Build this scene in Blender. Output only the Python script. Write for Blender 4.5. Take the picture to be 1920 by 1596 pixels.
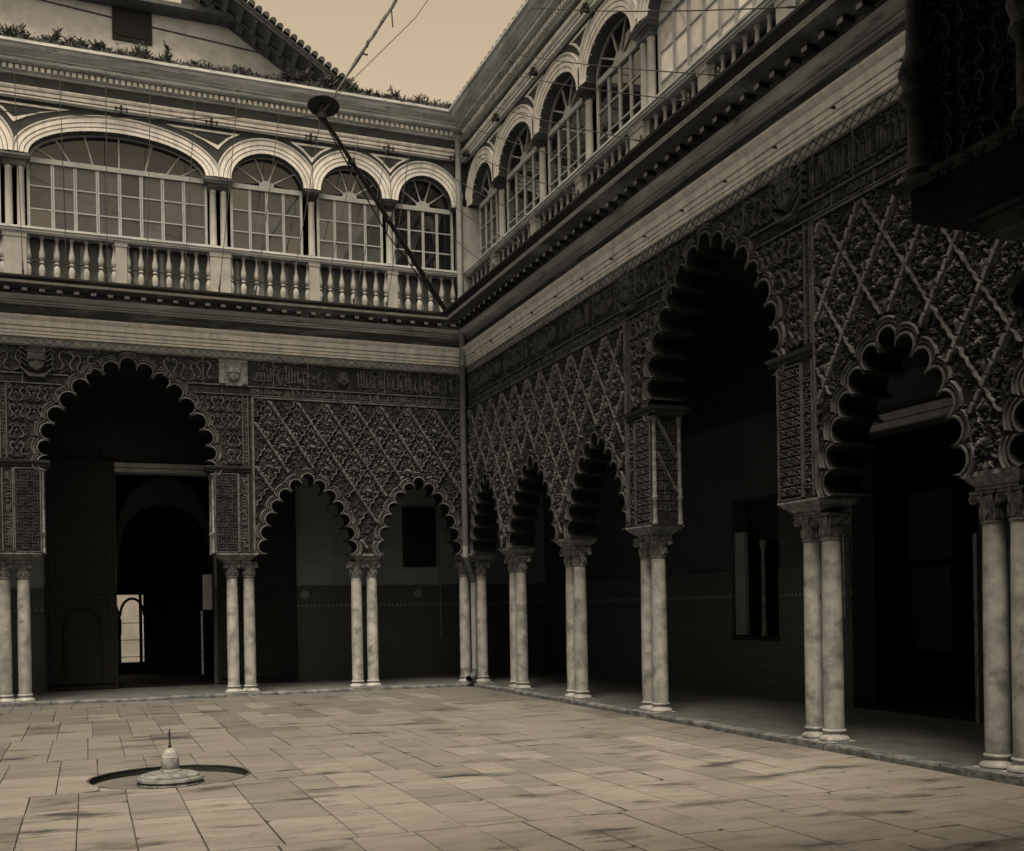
import bpy, bmesh, math, random
from mathutils import Vector, Matrix
from mathutils.geometry import tessellate_polygon
R = math.radians
random.seed(7)
for o in list(bpy.data.objects): bpy.data.objects.remove(o)
SC = bpy.context.scene
COL = SC.collection

# ------------------------------------------------------------------ camera
PXW, PXH = 1920.0, 1596.0
FPX, PPX, PPY, YAW, ROLL = 2000.3, 955.0, 1141.8, 0.3767, 0.0176
cam_d = bpy.data.cameras.new('camera')
cam = bpy.data.objects.new('camera', cam_d); COL.objects.link(cam)
cam_d.sensor_fit = 'HORIZONTAL'; cam_d.sensor_width = 36.0
cam_d.lens = 36.0 * FPX / PXW
cam_d.shift_x = (PXW / 2 - PPX) / PXW
cam_d.shift_y = (PPY - PXH / 2) / PXW
cam_d.clip_start = 0.05; cam_d.clip_end = 500
fw = Vector((math.sin(YAW), math.cos(YAW), 0)); rt = Vector((math.cos(YAW), -math.sin(YAW), 0)); up = Vector((0, 0, 1))
c_, s_ = math.cos(ROLL), math.sin(ROLL)
# image x axis and y axis (up) of the rolled camera
xr = rt * c_ - up * s_
yr = rt * s_ + up * c_
zr = -fw
M = Matrix(((xr.x, yr.x, zr.x, -7.459), (xr.y, yr.y, zr.y, -21.04), (xr.z, yr.z, zr.z, 1.6), (0, 0, 0, 1)))
cam.matrix_world = M
SC.camera = cam

# ------------------------------------------------------------------ sky, sun, exposure
SUN_EL, SUN_AZ = 66.0, 204.0          # azimuth the light comes FROM, clockwise from +Y
w = bpy.data.worlds.new('World'); SC.world = w; w.use_nodes = True
nt = w.node_tree; nt.nodes.clear()
sky = nt.nodes.new('ShaderNodeTexSky'); sky.sky_type = 'NISHITA'; sky.sun_disc = False
sky.sun_elevation = R(SUN_EL); sky.sun_rotation = R(SUN_AZ); sky.air_density = 1.0; sky.dust_density = 1.0
bw = nt.nodes.new('ShaderNodeRGBToBW')
tint = nt.nodes.new('ShaderNodeMix'); tint.data_type = 'RGBA'; tint.blend_type = 'MULTIPLY'; tint.inputs[0].default_value = 1.0
tint.inputs[7].default_value = (1.0, 0.79, 0.54, 1)
bg = nt.nodes.new('ShaderNodeBackground'); bg.inputs[1].default_value = 0.12
out = nt.nodes.new('ShaderNodeOutputWorld')
nt.links.new(sky.outputs[0], bw.inputs[0]); nt.links.new(bw.outputs[0], tint.inputs[6])
nt.links.new(tint.outputs[2], bg.inputs[0]); nt.links.new(bg.outputs[0], out.inputs[0])
sl = bpy.data.lights.new('sun', 'SUN'); sl.energy = 2.1; sl.angle = R(30); sl.color = (1.0, 0.80, 0.56)
sun = bpy.data.objects.new('sun', sl); COL.objects.link(sun)
az, el = R(SUN_AZ), R(SUN_EL)
sd = Vector((math.sin(az) * math.cos(el), math.cos(az) * math.cos(el), math.sin(el)))
sun.rotation_euler = sd.to_track_quat('Z', 'Y').to_euler(); sun.location = (-6, -9, 30)
SC.view_settings.view_transform = 'Standard'; SC.view_settings.look = 'None'
SC.view_settings.exposure = 1.38; SC.view_settings.gamma = 1.0; SC.view_settings.use_curve_mapping = False
SC.render.engine = 'CYCLES'
SC.cycles.use_denoising = True
SC.cycles.max_bounces = 6; SC.cycles.diffuse_bounces = 3; SC.cycles.transparent_max_bounces = 12

# ------------------------------------------------------------------ materials
MATS = {}
def mat(name, c1, c2=None, scale=3.0, lo=.35, hi=.65, rough=.85, spots=None, spot_scale=14.0, spot_lo=.58, spot_hi=.7,
        streak=None, streak_k=.5, objrand=0.0, bump=0.0, bscale=40.0, metallic=0.0, detail=8.0, spec=.3, stretch=(1, 1, 1), objoff=False, specks=None, veins=None):
    m = bpy.data.materials.new(name); m.use_nodes = True; MATS[name] = m
    n = m.node_tree.nodes; l = m.node_tree.links; n.clear()
    o = n.new('ShaderNodeOutputMaterial'); b = n.new('ShaderNodeBsdfPrincipled'); l.new(b.outputs[0], o.inputs[0])
    b.inputs['Roughness'].default_value = rough; b.inputs['Metallic'].default_value = metallic
    b.inputs['Specular IOR Level'].default_value = spec
    g = n.new('ShaderNodeNewGeometry'); oi = n.new('ShaderNodeObjectInfo')
    mp = n.new('ShaderNodeMapping'); mp.inputs['Scale'].default_value = stretch
    l.new(g.outputs['Position'], mp.inputs['Vector'])
    if objoff:
        cx = n.new('ShaderNodeCombineXYZ'); mu = n.new('ShaderNodeMath'); mu.operation = 'MULTIPLY'; mu.inputs[1].default_value = 37.0
        l.new(oi.outputs['Random'], mu.inputs[0]); l.new(mu.outputs[0], cx.inputs[2]); l.new(cx.outputs[0], mp.inputs['Location'])
    vec = mp.outputs[0]
    def noise(sc, det=detail, v=vec):
        t = n.new('ShaderNodeTexNoise'); t.inputs['Scale'].default_value = sc; t.inputs['Detail'].default_value = det
        t.inputs['Roughness'].default_value = .62
        l.new(v, t.inputs['Vector']); return t.outputs['Fac']
    def ramp(f, a, bb):
        r = n.new('ShaderNodeMapRange'); r.inputs[1].default_value = a; r.inputs[2].default_value = bb; r.clamp = True
        l.new(f, r.inputs[0]); return r.outputs[0]
    def mixc(f, a, bb):
        x = n.new('ShaderNodeMix'); x.data_type = 'RGBA'
        if isinstance(f, float): x.inputs[0].default_value = f
        else: l.new(f, x.inputs[0])
        for k, vv in ((6, a), (7, bb)):
            if isinstance(vv, tuple): x.inputs[k].default_value = (*vv, 1)
            else: l.new(vv, x.inputs[k])
        return x.outputs[2]
    col = c1
    if c2: col = mixc(ramp(noise(scale), lo, hi), c1, c2)
    if spots: col = mixc(ramp(noise(spot_scale), spot_lo, spot_hi), col, spots)
    if veins:
        m3 = n.new('ShaderNodeMapping'); m3.inputs['Rotation'].default_value = (0, 0, .5); m3.inputs['Scale'].default_value = (.7, 3.2, 1); l.new(g.outputs['Position'], m3.inputs['Vector'])
        f = ramp(noise(2.4, 10, m3.outputs[0]), .52, .72)
        mm = n.new('ShaderNodeMath'); mm.operation = 'MULTIPLY'; mm.inputs[1].default_value = .6; l.new(f, mm.inputs[0])
        col = mixc(mm.outputs[0], col, veins)
    if specks:
        col = mixc(ramp(noise(13.0, 4), .655, .69), col, specks)
        col = mixc(ramp(noise(34.0, 3), .68, .72), col, specks)
    if streak:
        m2 = n.new('ShaderNodeMapping'); m2.inputs['Scale'].default_value = (5, 5, .35); l.new(g.outputs['Position'], m2.inputs['Vector'])
        f = ramp(noise(1.6, 6, m2.outputs[0]), .45, .7)
        mm = n.new('ShaderNodeMath'); mm.operation = 'MULTIPLY'; mm.inputs[1].default_value = streak_k; l.new(f, mm.inputs[0])
        col = mixc(mm.outputs[0], col, streak)
    if objrand:
        r = n.new('ShaderNodeMapRange'); r.inputs[3].default_value = 1 - objrand; r.inputs[4].default_value = 1 + objrand
        l.new(oi.outputs['Random'], r.inputs[0])
        x = n.new('ShaderNodeMix'); x.data_type = 'RGBA'; x.blend_type = 'MULTIPLY'; x.inputs[0].default_value = 1.0
        if isinstance(col, tuple): x.inputs[6].default_value = (*col, 1)
        else: l.new(col, x.inputs[6])
        l.new(r.outputs[0], x.inputs[7]); col = x.outputs[2]
    if isinstance(col, tuple): b.inputs['Base Color'].default_value = (*col, 1)
    else: l.new(col, b.inputs['Base Color'])
    if bump:
        bp = n.new('ShaderNodeBump'); bp.inputs['Strength'].default_value = bump; bp.inputs['Distance'].default_value = .02
        l.new(noise(bscale, 6, g.outputs['Position']), bp.inputs['Height']); l.new(bp.outputs[0], b.inputs['Normal'])
    return m
def G(v, t=0.0):   # neutral value v in the print's tone; t>0 cooler (olive blacks), t<0 warmer
    return (v * (1 - .05 * t), v * (1 + .05 * t), v * (1 + .16 * t))
mat('marble', G(.43, .5), G(.24, .9), 5, .40, .64, .5, spots=G(.10, 1.2), spot_scale=4.5, spot_lo=.53, spot_hi=.72, objoff=True, objrand=.08, bump=.08, bscale=30, streak=G(.2, 1), streak_k=.45)
mat('carved_stone', G(.22, .9), G(.09, 1.2), 12, .4, .62, .8, bump=.3, bscale=60)
mat('stucco', G(.03, 1.5), G(.010, 1.5), 9, .38, .62, .9, bump=1.0, bscale=45, spots=G(.025, 1.5), spot_scale=3.2, spot_lo=.55, spot_hi=.8)  # dark ground: shade of the carved recesses put into the colour
mat('stucco_relief', G(.14, 1.3), G(.035, 1.5), 9, .38, .66, .85, bump=.35, bscale=70, spots=G(.035, 1.5), spot_scale=2.6, spot_lo=.58, spot_hi=.8)  # raised relief paler, its highlights put into the colour
mat('stucco_rib', G(.135, 1.3), G(.04, 1.5), 11, .36, .62, .85, bump=.3, bscale=60)
mat('stucco_trim', G(.14, 1.3), G(.05, 1.5), 6, .36, .66, .85, bump=.25, bscale=50)
mat('stucco_b', G(.022, 1.5), G(.008, 1.5), 9, .38, .62, .9, bump=1.0, bscale=45)  # _b set: the right wing's weaker light put into darker stucco
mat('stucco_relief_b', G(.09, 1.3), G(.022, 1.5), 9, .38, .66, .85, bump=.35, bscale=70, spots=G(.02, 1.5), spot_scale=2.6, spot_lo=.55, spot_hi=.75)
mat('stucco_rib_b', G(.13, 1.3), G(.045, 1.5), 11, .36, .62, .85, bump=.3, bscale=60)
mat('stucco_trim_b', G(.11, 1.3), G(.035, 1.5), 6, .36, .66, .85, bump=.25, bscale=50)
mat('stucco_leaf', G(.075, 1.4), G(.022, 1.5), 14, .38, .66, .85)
mat('stucco_block', G(.20, 1.2), G(.07, 1.4), 10, .38, .66, .85)  # lit faces of the broad ribs put into a paler stucco
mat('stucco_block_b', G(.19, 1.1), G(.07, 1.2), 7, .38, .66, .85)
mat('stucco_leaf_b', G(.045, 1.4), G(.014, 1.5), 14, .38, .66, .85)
mat('stucco_shell', G(.20, 1.2), G(.07, 1.4), 10, .38, .66, .85)  # shells paler than the relief, light on them put into the colour
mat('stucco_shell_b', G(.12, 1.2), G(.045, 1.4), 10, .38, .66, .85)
mat('white_plaster', G(.36, .4), G(.25, .7), 3.5, .4, .7, .85, streak=G(.22, 1), streak_k=.55, bump=.12, bscale=40)
mat('white_moulding', G(.80, .2), G(.60, .6), 5, .42, .72, .85, streak=G(.24, .9), streak_k=.4, bump=.12, bscale=45)
mat('diamond_strip', G(.34, .9), G(.18, 1.2), 5, .38, .66, .9, bump=.2)
mat('grey_wash', G(.065, 1.4), G(.04, 1.4), 3, .4, .65, .9, streak=G(.06, 1.4), streak_k=.6, bump=.1)
mat('grime', G(.38, .9), G(.72, .5), 2.4, .48, .72, .9, stretch=(.35, .35, 4), bump=.2, spots=G(.07, 1.4), spot_scale=3)
mat('grime_dark', G(.06, 1.4), G(.32, 1.0), 3, .5, .75, .9, stretch=(.35, .35, 3), bump=.2)
mat('upper_cornice', G(.55, .8), G(.26, 1.1), 2.2, .38, .66, .9, stretch=(.5, .5, 5), bump=.2, spots=G(.09, 1.3), spot_scale=8)
mat('mossy_tile', G(.035, 1.6), G(.07, 1.4), 4, .4, .7, .95, bump=.5, bscale=30)
mat('weed_leaf', G(.03, 1.6), G(.055, 1.2), 6, .4, .7, .8)
mat('painted_wood', G(.36, .9), G(.26, 1.0), 5, .4, .7, .7, streak=G(.2, 1.1), streak_k=.4)
mat('apron_board', G(.16, 1.4), G(.11, 1.5), 4, .4, .7, .8)
mat('deck_dark', G(.025, 1.5), G(.08, 1.3), 3, .5, .75, .9, stretch=(.35, .35, 3), bump=.2)
mat('iron', G(.02, 1.5), G(.035, 1.2), 9, .4, .7, .6)
mat('pipe_pale', G(.30, 1.1), G(.20, 1.2), 5, .4, .7, .7, streak=G(.14, 1.2), streak_k=.5)
mat('pipe_dark', G(.11, 1.5), G(.07, 1.5), 5, .4, .7, .7)
FLK = dict(stretch=(.55, 1.5, 1), scale=2.1, lo=.34, hi=.68, rough=.58, spots=G(.04, 1.0), spot_scale=1.5, spot_lo=.555, spot_hi=.67, objrand=.06, bump=.3, bscale=18, streak=G(.2, .6), streak_k=.0, veins=G(.09, .6), specks=G(.035, 1.2))
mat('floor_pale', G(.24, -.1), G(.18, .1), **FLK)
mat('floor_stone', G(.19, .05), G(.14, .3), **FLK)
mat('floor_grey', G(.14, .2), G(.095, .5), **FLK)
mat('floor_edge', G(.14, .2), G(.025, .8), 3.3, .54, .63, .9, bump=.3, bscale=30)
mat('mortar_dark', G(.035, 1.0), G(.09, .8), 4, .4, .6, .95)
mat('mortar', G(.16, .6), G(.02, 1.0), 3.1, .52, .62, .95)
mat('gallery_floor', G(.11, 1.1), G(.065, 1.3), 3, .35, .65, .6, objrand=.08)
mat('kerb_stone', G(.20, 1.1), G(.07, 1.3), 5, .38, .62, .85, bump=.4, bscale=30, objrand=.15)
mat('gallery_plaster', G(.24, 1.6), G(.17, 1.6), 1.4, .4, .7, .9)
mat('gallery_plaster_dim', G(.06, 1.7), G(.035, 1.7), 1.4, .4, .7, .9)  # darker copy of the plaster, gallery shade put into its colour
mat('dark_stucco', G(.03, 1.6), G(.012, 1.6), 9, .4, .66, .9, bump=.6, bscale=30)
mat('tile_dado', G(.05, 1.6), G(.012, 1.6), 34, .46, .54, .5)
mat('dark_wood', G(.014, 1.5), G(.007, 1.5), 7, .4, .7, .7, bump=.5, bscale=24)
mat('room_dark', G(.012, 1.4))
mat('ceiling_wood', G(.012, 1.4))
mat('far_wall', G(.62, 0), G(.45, .3), 2, .4, .7, .9)
mat('gable_plaster', G(.50, .4), G(.36, .6), 3, .38, .66, .9, bump=.1)
mat('eave_wood', G(.10, 1.3), G(.05, 1.4), 8, .4, .65, .9, bump=.5, bscale=25)
mat('dark_shield', G(.045, 1.5), G(.09, 1.5), 12, .45, .65, .8, bump=.4, bscale=50)
mat('pale_shield', G(.26, 1.3), G(.12, 1.5), 14, .4, .62, .85, bump=.4, bscale=50)

def dado_mat():
    m = MATS['tile_dado']; n = m.node_tree.nodes; l = m.node_tree.links
    b = [x for x in n if x.type == 'BSDF_PRINCIPLED'][0]; g = [x for x in n if x.type == 'NEW_GEOMETRY'][0]
    mp = n.new('ShaderNodeMapping'); mp.inputs['Rotation'].default_value = (0, R(45), R(45)); mp.inputs['Scale'].default_value = (1, 1, 1); l.new(g.outputs['Position'], mp.inputs['Vector'])
    v = n.new('ShaderNodeTexVoronoi'); v.distance = 'CHEBYCHEV'; v.inputs['Scale'].default_value = 11; v.inputs['Randomness'].default_value = .0; l.new(mp.outputs[0], v.inputs['Vector'])
    r = n.new('ShaderNodeValToRGB'); r.color_ramp.interpolation = 'CONSTANT'
    e = r.color_ramp.elements; e[0].position = 0; e[0].color = (*G(.02, 1.5), 1); e[1].position = .2; e[1].color = (*G(.15, 1.4), 1)
    k = e.new(.27); k.color = (*G(.03, 1.5), 1); k = e.new(.42); k.color = (*G(.10, 1.4), 1)
    l.new(v.outputs['Distance'], r.inputs[0]); l.new(r.outputs[0], b.inputs['Base Color'])
dado_mat()
def glass_mat(name, dust_reflect, dust_reflect_k, ior=1.52):  # diffuse layer: thin dust on clear panes, painted reflections on the others
    m = bpy.data.materials.new(name); m.use_nodes = True; MATS[name] = m
    n = m.node_tree.nodes; l = m.node_tree.links; n.clear()
    o = n.new('ShaderNodeOutputMaterial')
    fr = n.new('ShaderNodeFresnel'); fr.inputs[0].default_value = ior
    tr = n.new('ShaderNodeBsdfTransparent'); tr.inputs[0].default_value = (.8, .82, .8, 1)
    df = n.new('ShaderNodeBsdfDiffuse')
    g = n.new('ShaderNodeNewGeometry'); t = n.new('ShaderNodeTexNoise'); t.inputs['Scale'].default_value = 5; t.inputs['Detail'].default_value = 8
    l.new(g.outputs['Position'], t.inputs['Vector'])
    oi = n.new('ShaderNodeObjectInfo')
    r = n.new('ShaderNodeMapRange'); r.inputs[3].default_value = .55; r.inputs[4].default_value = 1.3; l.new(oi.outputs['Random'], r.inputs[0])
    r2 = n.new('ShaderNodeMapRange'); r2.inputs[1].default_value = .3; r2.inputs[2].default_value = .7; r2.inputs[3].default_value = .75; r2.inputs[4].default_value = 1.1
    l.new(t.outputs['Fac'], r2.inputs[0])
    mm = n.new('ShaderNodeMath'); mm.operation = 'MULTIPLY'; l.new(r.outputs[0], mm.inputs[0]); l.new(r2.outputs[0], mm.inputs[1])
    mx = n.new('ShaderNodeMix'); mx.data_type = 'RGBA'; mx.blend_type = 'MULTIPLY'; mx.inputs[0].default_value = 1
    mx.inputs[6].default_value = (*dust_reflect, 1); l.new(mm.outputs[0], mx.inputs[7]); l.new(mx.outputs[2], df.inputs[0])
    m1 = n.new('ShaderNodeMixShader'); m1.inputs[0].default_value = dust_reflect_k; l.new(tr.outputs[0], m1.inputs[1]); l.new(df.outputs[0], m1.inputs[2])
    gl = n.new('ShaderNodeBsdfGlossy'); gl.inputs['Roughness'].default_value = .02; gl.inputs[0].default_value = (.95, .95, .95, 1)
    m2 = n.new('ShaderNodeMixShader'); l.new(fr.outputs[0], m2.inputs[0]); l.new(m1.outputs[0], m2.inputs[1]); l.new(gl.outputs[0], m2.inputs[2])
    l.new(m2.outputs[0], o.inputs[0])
glass_mat('painted_reflection_glass', G(.065, 1.3), .9)  # grey reflection of the court put into a diffuse layer
glass_mat('clear_glass', G(.07, 1.3), .15, 1.95)
glass_mat('painted_sky_glass', G(.72, .3), .92, 1.9)  # bright sky's reflection put into a pale diffuse layer
glass_mat('painted_reflection_dark_glass', G(.035, 1.3), .9)  # fanlight panes: the same painted reflection, darker

# ------------------------------------------------------------------ mesh helpers
class MB:
    def __init__(s): s.v = []; s.f = []
    def add(s, vs, fs):
        b = len(s.v); s.v += [tuple(x) for x in vs]; s.f += [tuple(b + i for i in f) for f in fs]
    def box(s, P, a0, a1, b0, b1, h0, h1):
        vs = [P(a, b, h) for h in (h0, h1) for b in (b0, b1) for a in (a0, a1)]
        s.add(vs, [(0, 1, 3, 2), (4, 6, 7, 5), (0, 4, 5, 1), (1, 5, 7, 3), (3, 7, 6, 2), (2, 6, 4, 0)])
    def lathe(s, prof, seg=20, c=(0, 0, 0), cap=True):
        vs = []; n = len(prof)
        for r, z in prof:
            for k in range(seg):
                a = 2 * math.pi * k / seg; vs.append((c[0] + r * math.cos(a), c[1] + r * math.sin(a), c[2] + z))
        fs = [(i * seg + k, i * seg + (k + 1) % seg, (i + 1) * seg + (k + 1) % seg, (i + 1) * seg + k) for i in range(n - 1) for k in range(seg)]
        if cap: fs += [tuple(range(seg))[::-1], tuple((n - 1) * seg + k for k in range(seg))]
        s.add(vs, fs)
    def tube(s, pts, r, seg=8, cap=True):
        pts = [Vector(p) for p in pts]; vs = []; n = len(pts)
        for i, p in enumerate(pts):
            t = (pts[min(i + 1, n - 1)] - pts[max(i - 1, 0)]).normalized()
            x = t.orthogonal().normalized() if i == 0 else (x - t * x.dot(t)).normalized()
            y = t.cross(x); rr = r[i] if isinstance(r, (list, tuple)) else r
            for k in range(seg):
                a = 2 * math.pi * k / seg; vs.append(p + x * rr * math.cos(a) + y * rr * math.sin(a))
        fs = [(i * seg + k, i * seg + (k + 1) % seg, (i + 1) * seg + (k + 1) % seg, (i + 1) * seg + k) for i in range(n - 1) for k in range(seg)]
        if cap: fs += [tuple(range(seg))[::-1], tuple((n - 1) * seg + k for k in range(seg))]
        s.add(vs, fs)
    def mesh(s, name, material, smooth=0, fix=True):
        me = bpy.data.meshes.new(name); me.from_pydata(s.v, [], s.f)
        if fix:
            bm = bmesh.new(); bm.from_mesh(me)
            bmesh.ops.recalc_face_normals(bm, faces=bm.faces); bm.to_mesh(me); bm.free()
        me.materials.append(MATS[material])
        if smooth:
            me.polygons.foreach_set('use_smooth', [True] * len(me.polygons)); me.set_sharp_from_angle(angle=R(smooth))
        me.update(); return me
    def obj(s, name, material, parent=None, smooth=0, kind=None, fix=True):
        if material.startswith('stucco') and parent and parent.name == 'arcade_wing.001': material += '_b'  # right wing takes the stucco set with its shade in the colour
        return link(name, s.mesh(name, material, smooth, fix), parent, kind)
def link(name, me, parent=None, kind=None):
    o = bpy.data.objects.new(name, me); COL.objects.link(o)
    if parent: o.parent = parent
    if kind: o['kind'] = kind
    return o
def tag(o, label=None, cat=None, group=None, kind=None):
    if label: o['label'] = label
    if cat: o['category'] = cat
    if group: o['group'] = group
    if kind: o['kind'] = kind
    return o
def empty(name, loc=(0, 0, 0)):
    o = bpy.data.objects.new(name, None); COL.objects.link(o); o.location = loc; o.empty_display_size = .3
    return o
ID = lambda a, b, h: (a, b, h)

# ------------------------------------------------------------------ wing frames: u along the wall from the shared corner, v towards the court
LA, LB = 13.36, 18.46
WA = lambda u, v, z: (-u, -v, z)
WB = lambda u, v, z: (-v, -u, z)
WC = lambda u, v, z: (-u, -LB + v, z)            # camera-side wing
WD = lambda u, v, z: (-LA + v, -u, z)            # left wing

Z_IMP, Z_SPR, Z_WALL = 2.76, 4.36, 6.66
# lobed arches -------------------------------------------------------------
class Arch:
    def __init__(s, c, hw, big=False):
        s.c = c; s.hw = hw; s.big = big
        if big:
            xs = [0, .203, .406, .573, .72, .864, .954, 1.0, 1.0]; zs = [0, -.09, -.25, -.45, -.705, -.985, -1.28, -1.58, -1.86]; top = 6.25
            k = hw - .14
        else:
            xs = [0, .272, .516, .70, .84, .945, 1.0]; zs = [0, -.127, -.32, -.54, -.785, -1.05, -1.325]; top = 4.215
            k = hw - .117
        right = [(c + x * k, top + z) for x, z in zip(xs, zs)]
        left = [(2 * c - u, z) for u, z in right[1:]][::-1]
        s.C = left + right; n = len(s.C); s.L = []
        for i, (u, z) in enumerate(s.C):
            a = s.C[max(i - 1, 0)]; b = s.C[min(i + 1, n - 1)]
            tu, tz = b[0] - a[0], b[1] - a[1]; th = math.atan2(tu, -tz)   # outward normal (-tz, tu)
            th = math.atan2(tu, -tz)
            if i == 0: th = math.pi
            if i == n - 1: th = 0.0
            d1 = math.dist(s.C[i], a) or math.dist(s.C[i], b); d2 = math.dist(s.C[i], b) or d1
            sp = (d1 + d2) / 2
            s.L.append((u, z, th, sp, .465 * min(d1, d2) if min(d1, d2) > .01 else .465 * sp))
    def phi(s, sp, r, d):
        Rr = r + d
        if Rr <= .5 * sp: return R(113) - R(23) * (d / max(.5 * sp - r, 1e-6))
        return math.asin(min(1, .5 * sp / Rr))
    def chain(s, seg=9):
        pts = []
        for u, z, th, sp, r in s.L:
            ph = s.phi(sp, r, 0)
            for k in range(seg + 1):
                a = th + ph - 2 * ph * k / seg; pts.append((u + r * math.cos(a), z + r * math.sin(a)))
        return pts
    def inside(s, u, z, d):
        for lu, lz, th, sp, r in s.L:
            if (u - lu) ** 2 + (z - lz) ** 2 < (r + d) ** 2: return True
        if z < s.C[0][1]: return abs(u - s.c) < s.hw + d
        return in_poly(u, z, s.C)
    def trim(s, W, prof, seg=9):
        mb = MB()
        for u, z, th, sp, r in s.L:
            vs = []
            for d, v in prof:
                ph = s.phi(sp, r, d)
                for k in range(seg + 1):
                    a = th + ph - 2 * ph * k / seg; vs.append(W(u + (r + d) * math.cos(a), v, z + (r + d) * math.sin(a)))
            m = seg + 1
            mb.add(vs, [(i * m + k, i * m + k + 1, (i + 1) * m + k + 1, (i + 1) * m + k) for i in range(len(prof) - 1) for k in range(seg)])
        return mb
def in_poly(x, y, P):
    c = False; j = len(P) - 1
    for i in range(len(P)):
        if (P[i][1] > y) != (P[j][1] > y) and x < (P[j][0] - P[i][0]) * (y - P[i][1]) / (P[j][1] - P[i][1]) + P[i][0]: c = not c
        j = i
    return c
def slab_poly(W, pts, v0, v1):
    """solid plate with outline pts (u,z) between v0 and v1"""
    bm = bmesh.new(); n = len(pts)
    a = [bm.verts.new(W(u, v1, z)) for u, z in pts]; b = [bm.verts.new(W(u, v0, z)) for u, z in pts]
    for t in tessellate_polygon([[Vector((u, z, 0)) for u, z in pts]]):
        bm.faces.new([a[i] for i in t]); bm.faces.new([b[i] for i in t[::-1]])
    for i in range(n): bm.faces.new((a[i], b[i], b[(i + 1) % n], a[(i + 1) % n]))
    bmesh.ops.recalc_face_normals(bm, faces=bm.faces)
    return bm
def bm_obj(bm, name, material, parent, smooth=0):
    me = bpy.data.meshes.new(name); bm.to_mesh(me); bm.free(); me.materials.append(MATS[material])
    if smooth:
        me.polygons.foreach_set('use_smooth', [True] * len(me.polygons)); me.set_sharp_from_angle(angle=R(smooth))
    return link(name, me, parent)
def sweep(W, prof, L, u0=None, u1=None):
    """moulding along the wall, mitred into the court's corners"""
    mb = MB(); vs = []
    for v, z in prof:
        vs.append(W(v + .001 if u0 is None else u0, v, z)); vs.append(W(L - v - .001 if u1 is None else u1, v, z))
    mb.add(vs, [(2 * i, 2 * i + 1, 2 * i + 3, 2 * i + 2) for i in range(len(prof) - 1)])
    return mb
def frustum(mb, W, u0, u1, v0, v1, tiers):
    """stack of rectangular tiers: (z, grow)"""
    vs = []
    for z, g in tiers:
        vs += [W(u0 - g, v0 - g, z), W(u1 + g, v0 - g, z), W(u1 + g, v1 + g, z), W(u0 - g, v1 + g, z)]
    n = len(tiers)
    fs = [(4 * i + k, 4 * i + (k + 1) % 4, 4 * i + 4 + (k + 1) % 4, 4 * i + 4 + k) for i in range(n - 1) for k in range(4)]
    fs += [(3, 2, 1, 0), (4 * n - 4, 4 * n - 3, 4 * n - 2, 4 * n - 1)]
    mb.add(vs, fs)

# ------------------------------------------------------------------ relief ornament (frame P(a,b,h): a across, b up, h proud of the face)
def ribbon(mb, P, pts, wd, h, wave=0.0, per=.1, base=0.0):
    vs = []; n = len(pts); acc = 0
    for i, (a, b) in enumerate(pts):
        p, q = pts[max(i - 1, 0)], pts[min(i + 1, n - 1)]
        ta, tb = q[0] - p[0], q[1] - p[1]; ll = math.hypot(ta, tb) or 1; na, nb = -tb / ll, ta / ll
        if i: acc += math.dist(pts[i - 1], pts[i])
        k = wave * math.sin(2 * math.pi * acc / per) if wave else 0
        ww = wd * (1 if 0 < i < n - 1 else .5)
        vs += [P(a + na * (ww + k), b + nb * (ww + k), base), P(a + na * (ww * .45 + k), b + nb * (ww * .45 + k), base + h),
               P(a - na * (ww * .45 - k), b - nb * (ww * .45 - k), base + h), P(a - na * (ww - k), b - nb * (ww - k), base)]
    mb.add(vs, [(4 * i + k, 4 * i + k + 1, 4 * i + 5 + k, 4 * i + 4 + k) for i in range(n - 1) for k in range(3)])
def curl(mb, P, a, b, s, ang, m=1, h=.02, turns=1.15, n=11, wd=.1):
    pts = []
    for i in range(n):
        t = i / (n - 1); rr = s * (1 - .82 * t); th = ang + m * (turns * 2 * math.pi * t)
        pts.append((a + rr * math.cos(th), b + rr * math.sin(th)))
    ribbon(mb, P, pts, s * wd * 1.7, h)
def sstem(mb, P, a, b, s, m=1, h=.02):
    pts = [(a + m * s * x, b + s * y) for x, y in ((-.35, -1), (.05, -.85), (.22, -.5), (.08, -.1), (-.18, .25), (-.12, .7), (.2, .95), (.45, .7))]
    ribbon(mb, P, pts, s * .13, h)
def arabesque(mb, P, a0, a1, b0, b1, cell, test=None, rnd=None, h=.022):
    rnd = rnd or random
    na = max(1, round((a1 - a0) / cell)); nb = max(1, round((b1 - b0) / (cell * 1.15)))
    ca, cb = (a1 - a0) / na, (b1 - b0) / nb
    for i in range(na):
        for j in range(nb):
            a, b = a0 + (i + .5) * ca, b0 + (j + .5) * cb
            if test and not test(a, b): continue
            fl = 1 if (i + j) % 2 else -1
            for m in (-1, 1):
                k = rnd.random()
                sstem(mb, P, a + m * ca * .3, b - cb * .05 * fl, cb * .36, m * fl, h)
                curl(mb, P, a + m * ca * .2, b + fl * cb * .3, ca * .17, 1.57 + m * (.6 + .5 * k), m, h)
                curl(mb, P, a + m * ca * .17, b - fl * cb * .33, ca * .15, -1.2 * m + k, -m, h * .8)
            s = ca * .09
            mb.add([P(a - s, b, 0), P(a, b - s * 1.6, 0), P(a + s, b, 0), P(a, b + s * 1.6, 0), P(a, b, h * 1.3)], [(0, 1, 4), (1, 2, 4), (2, 3, 4), (3, 0, 4)])
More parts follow.
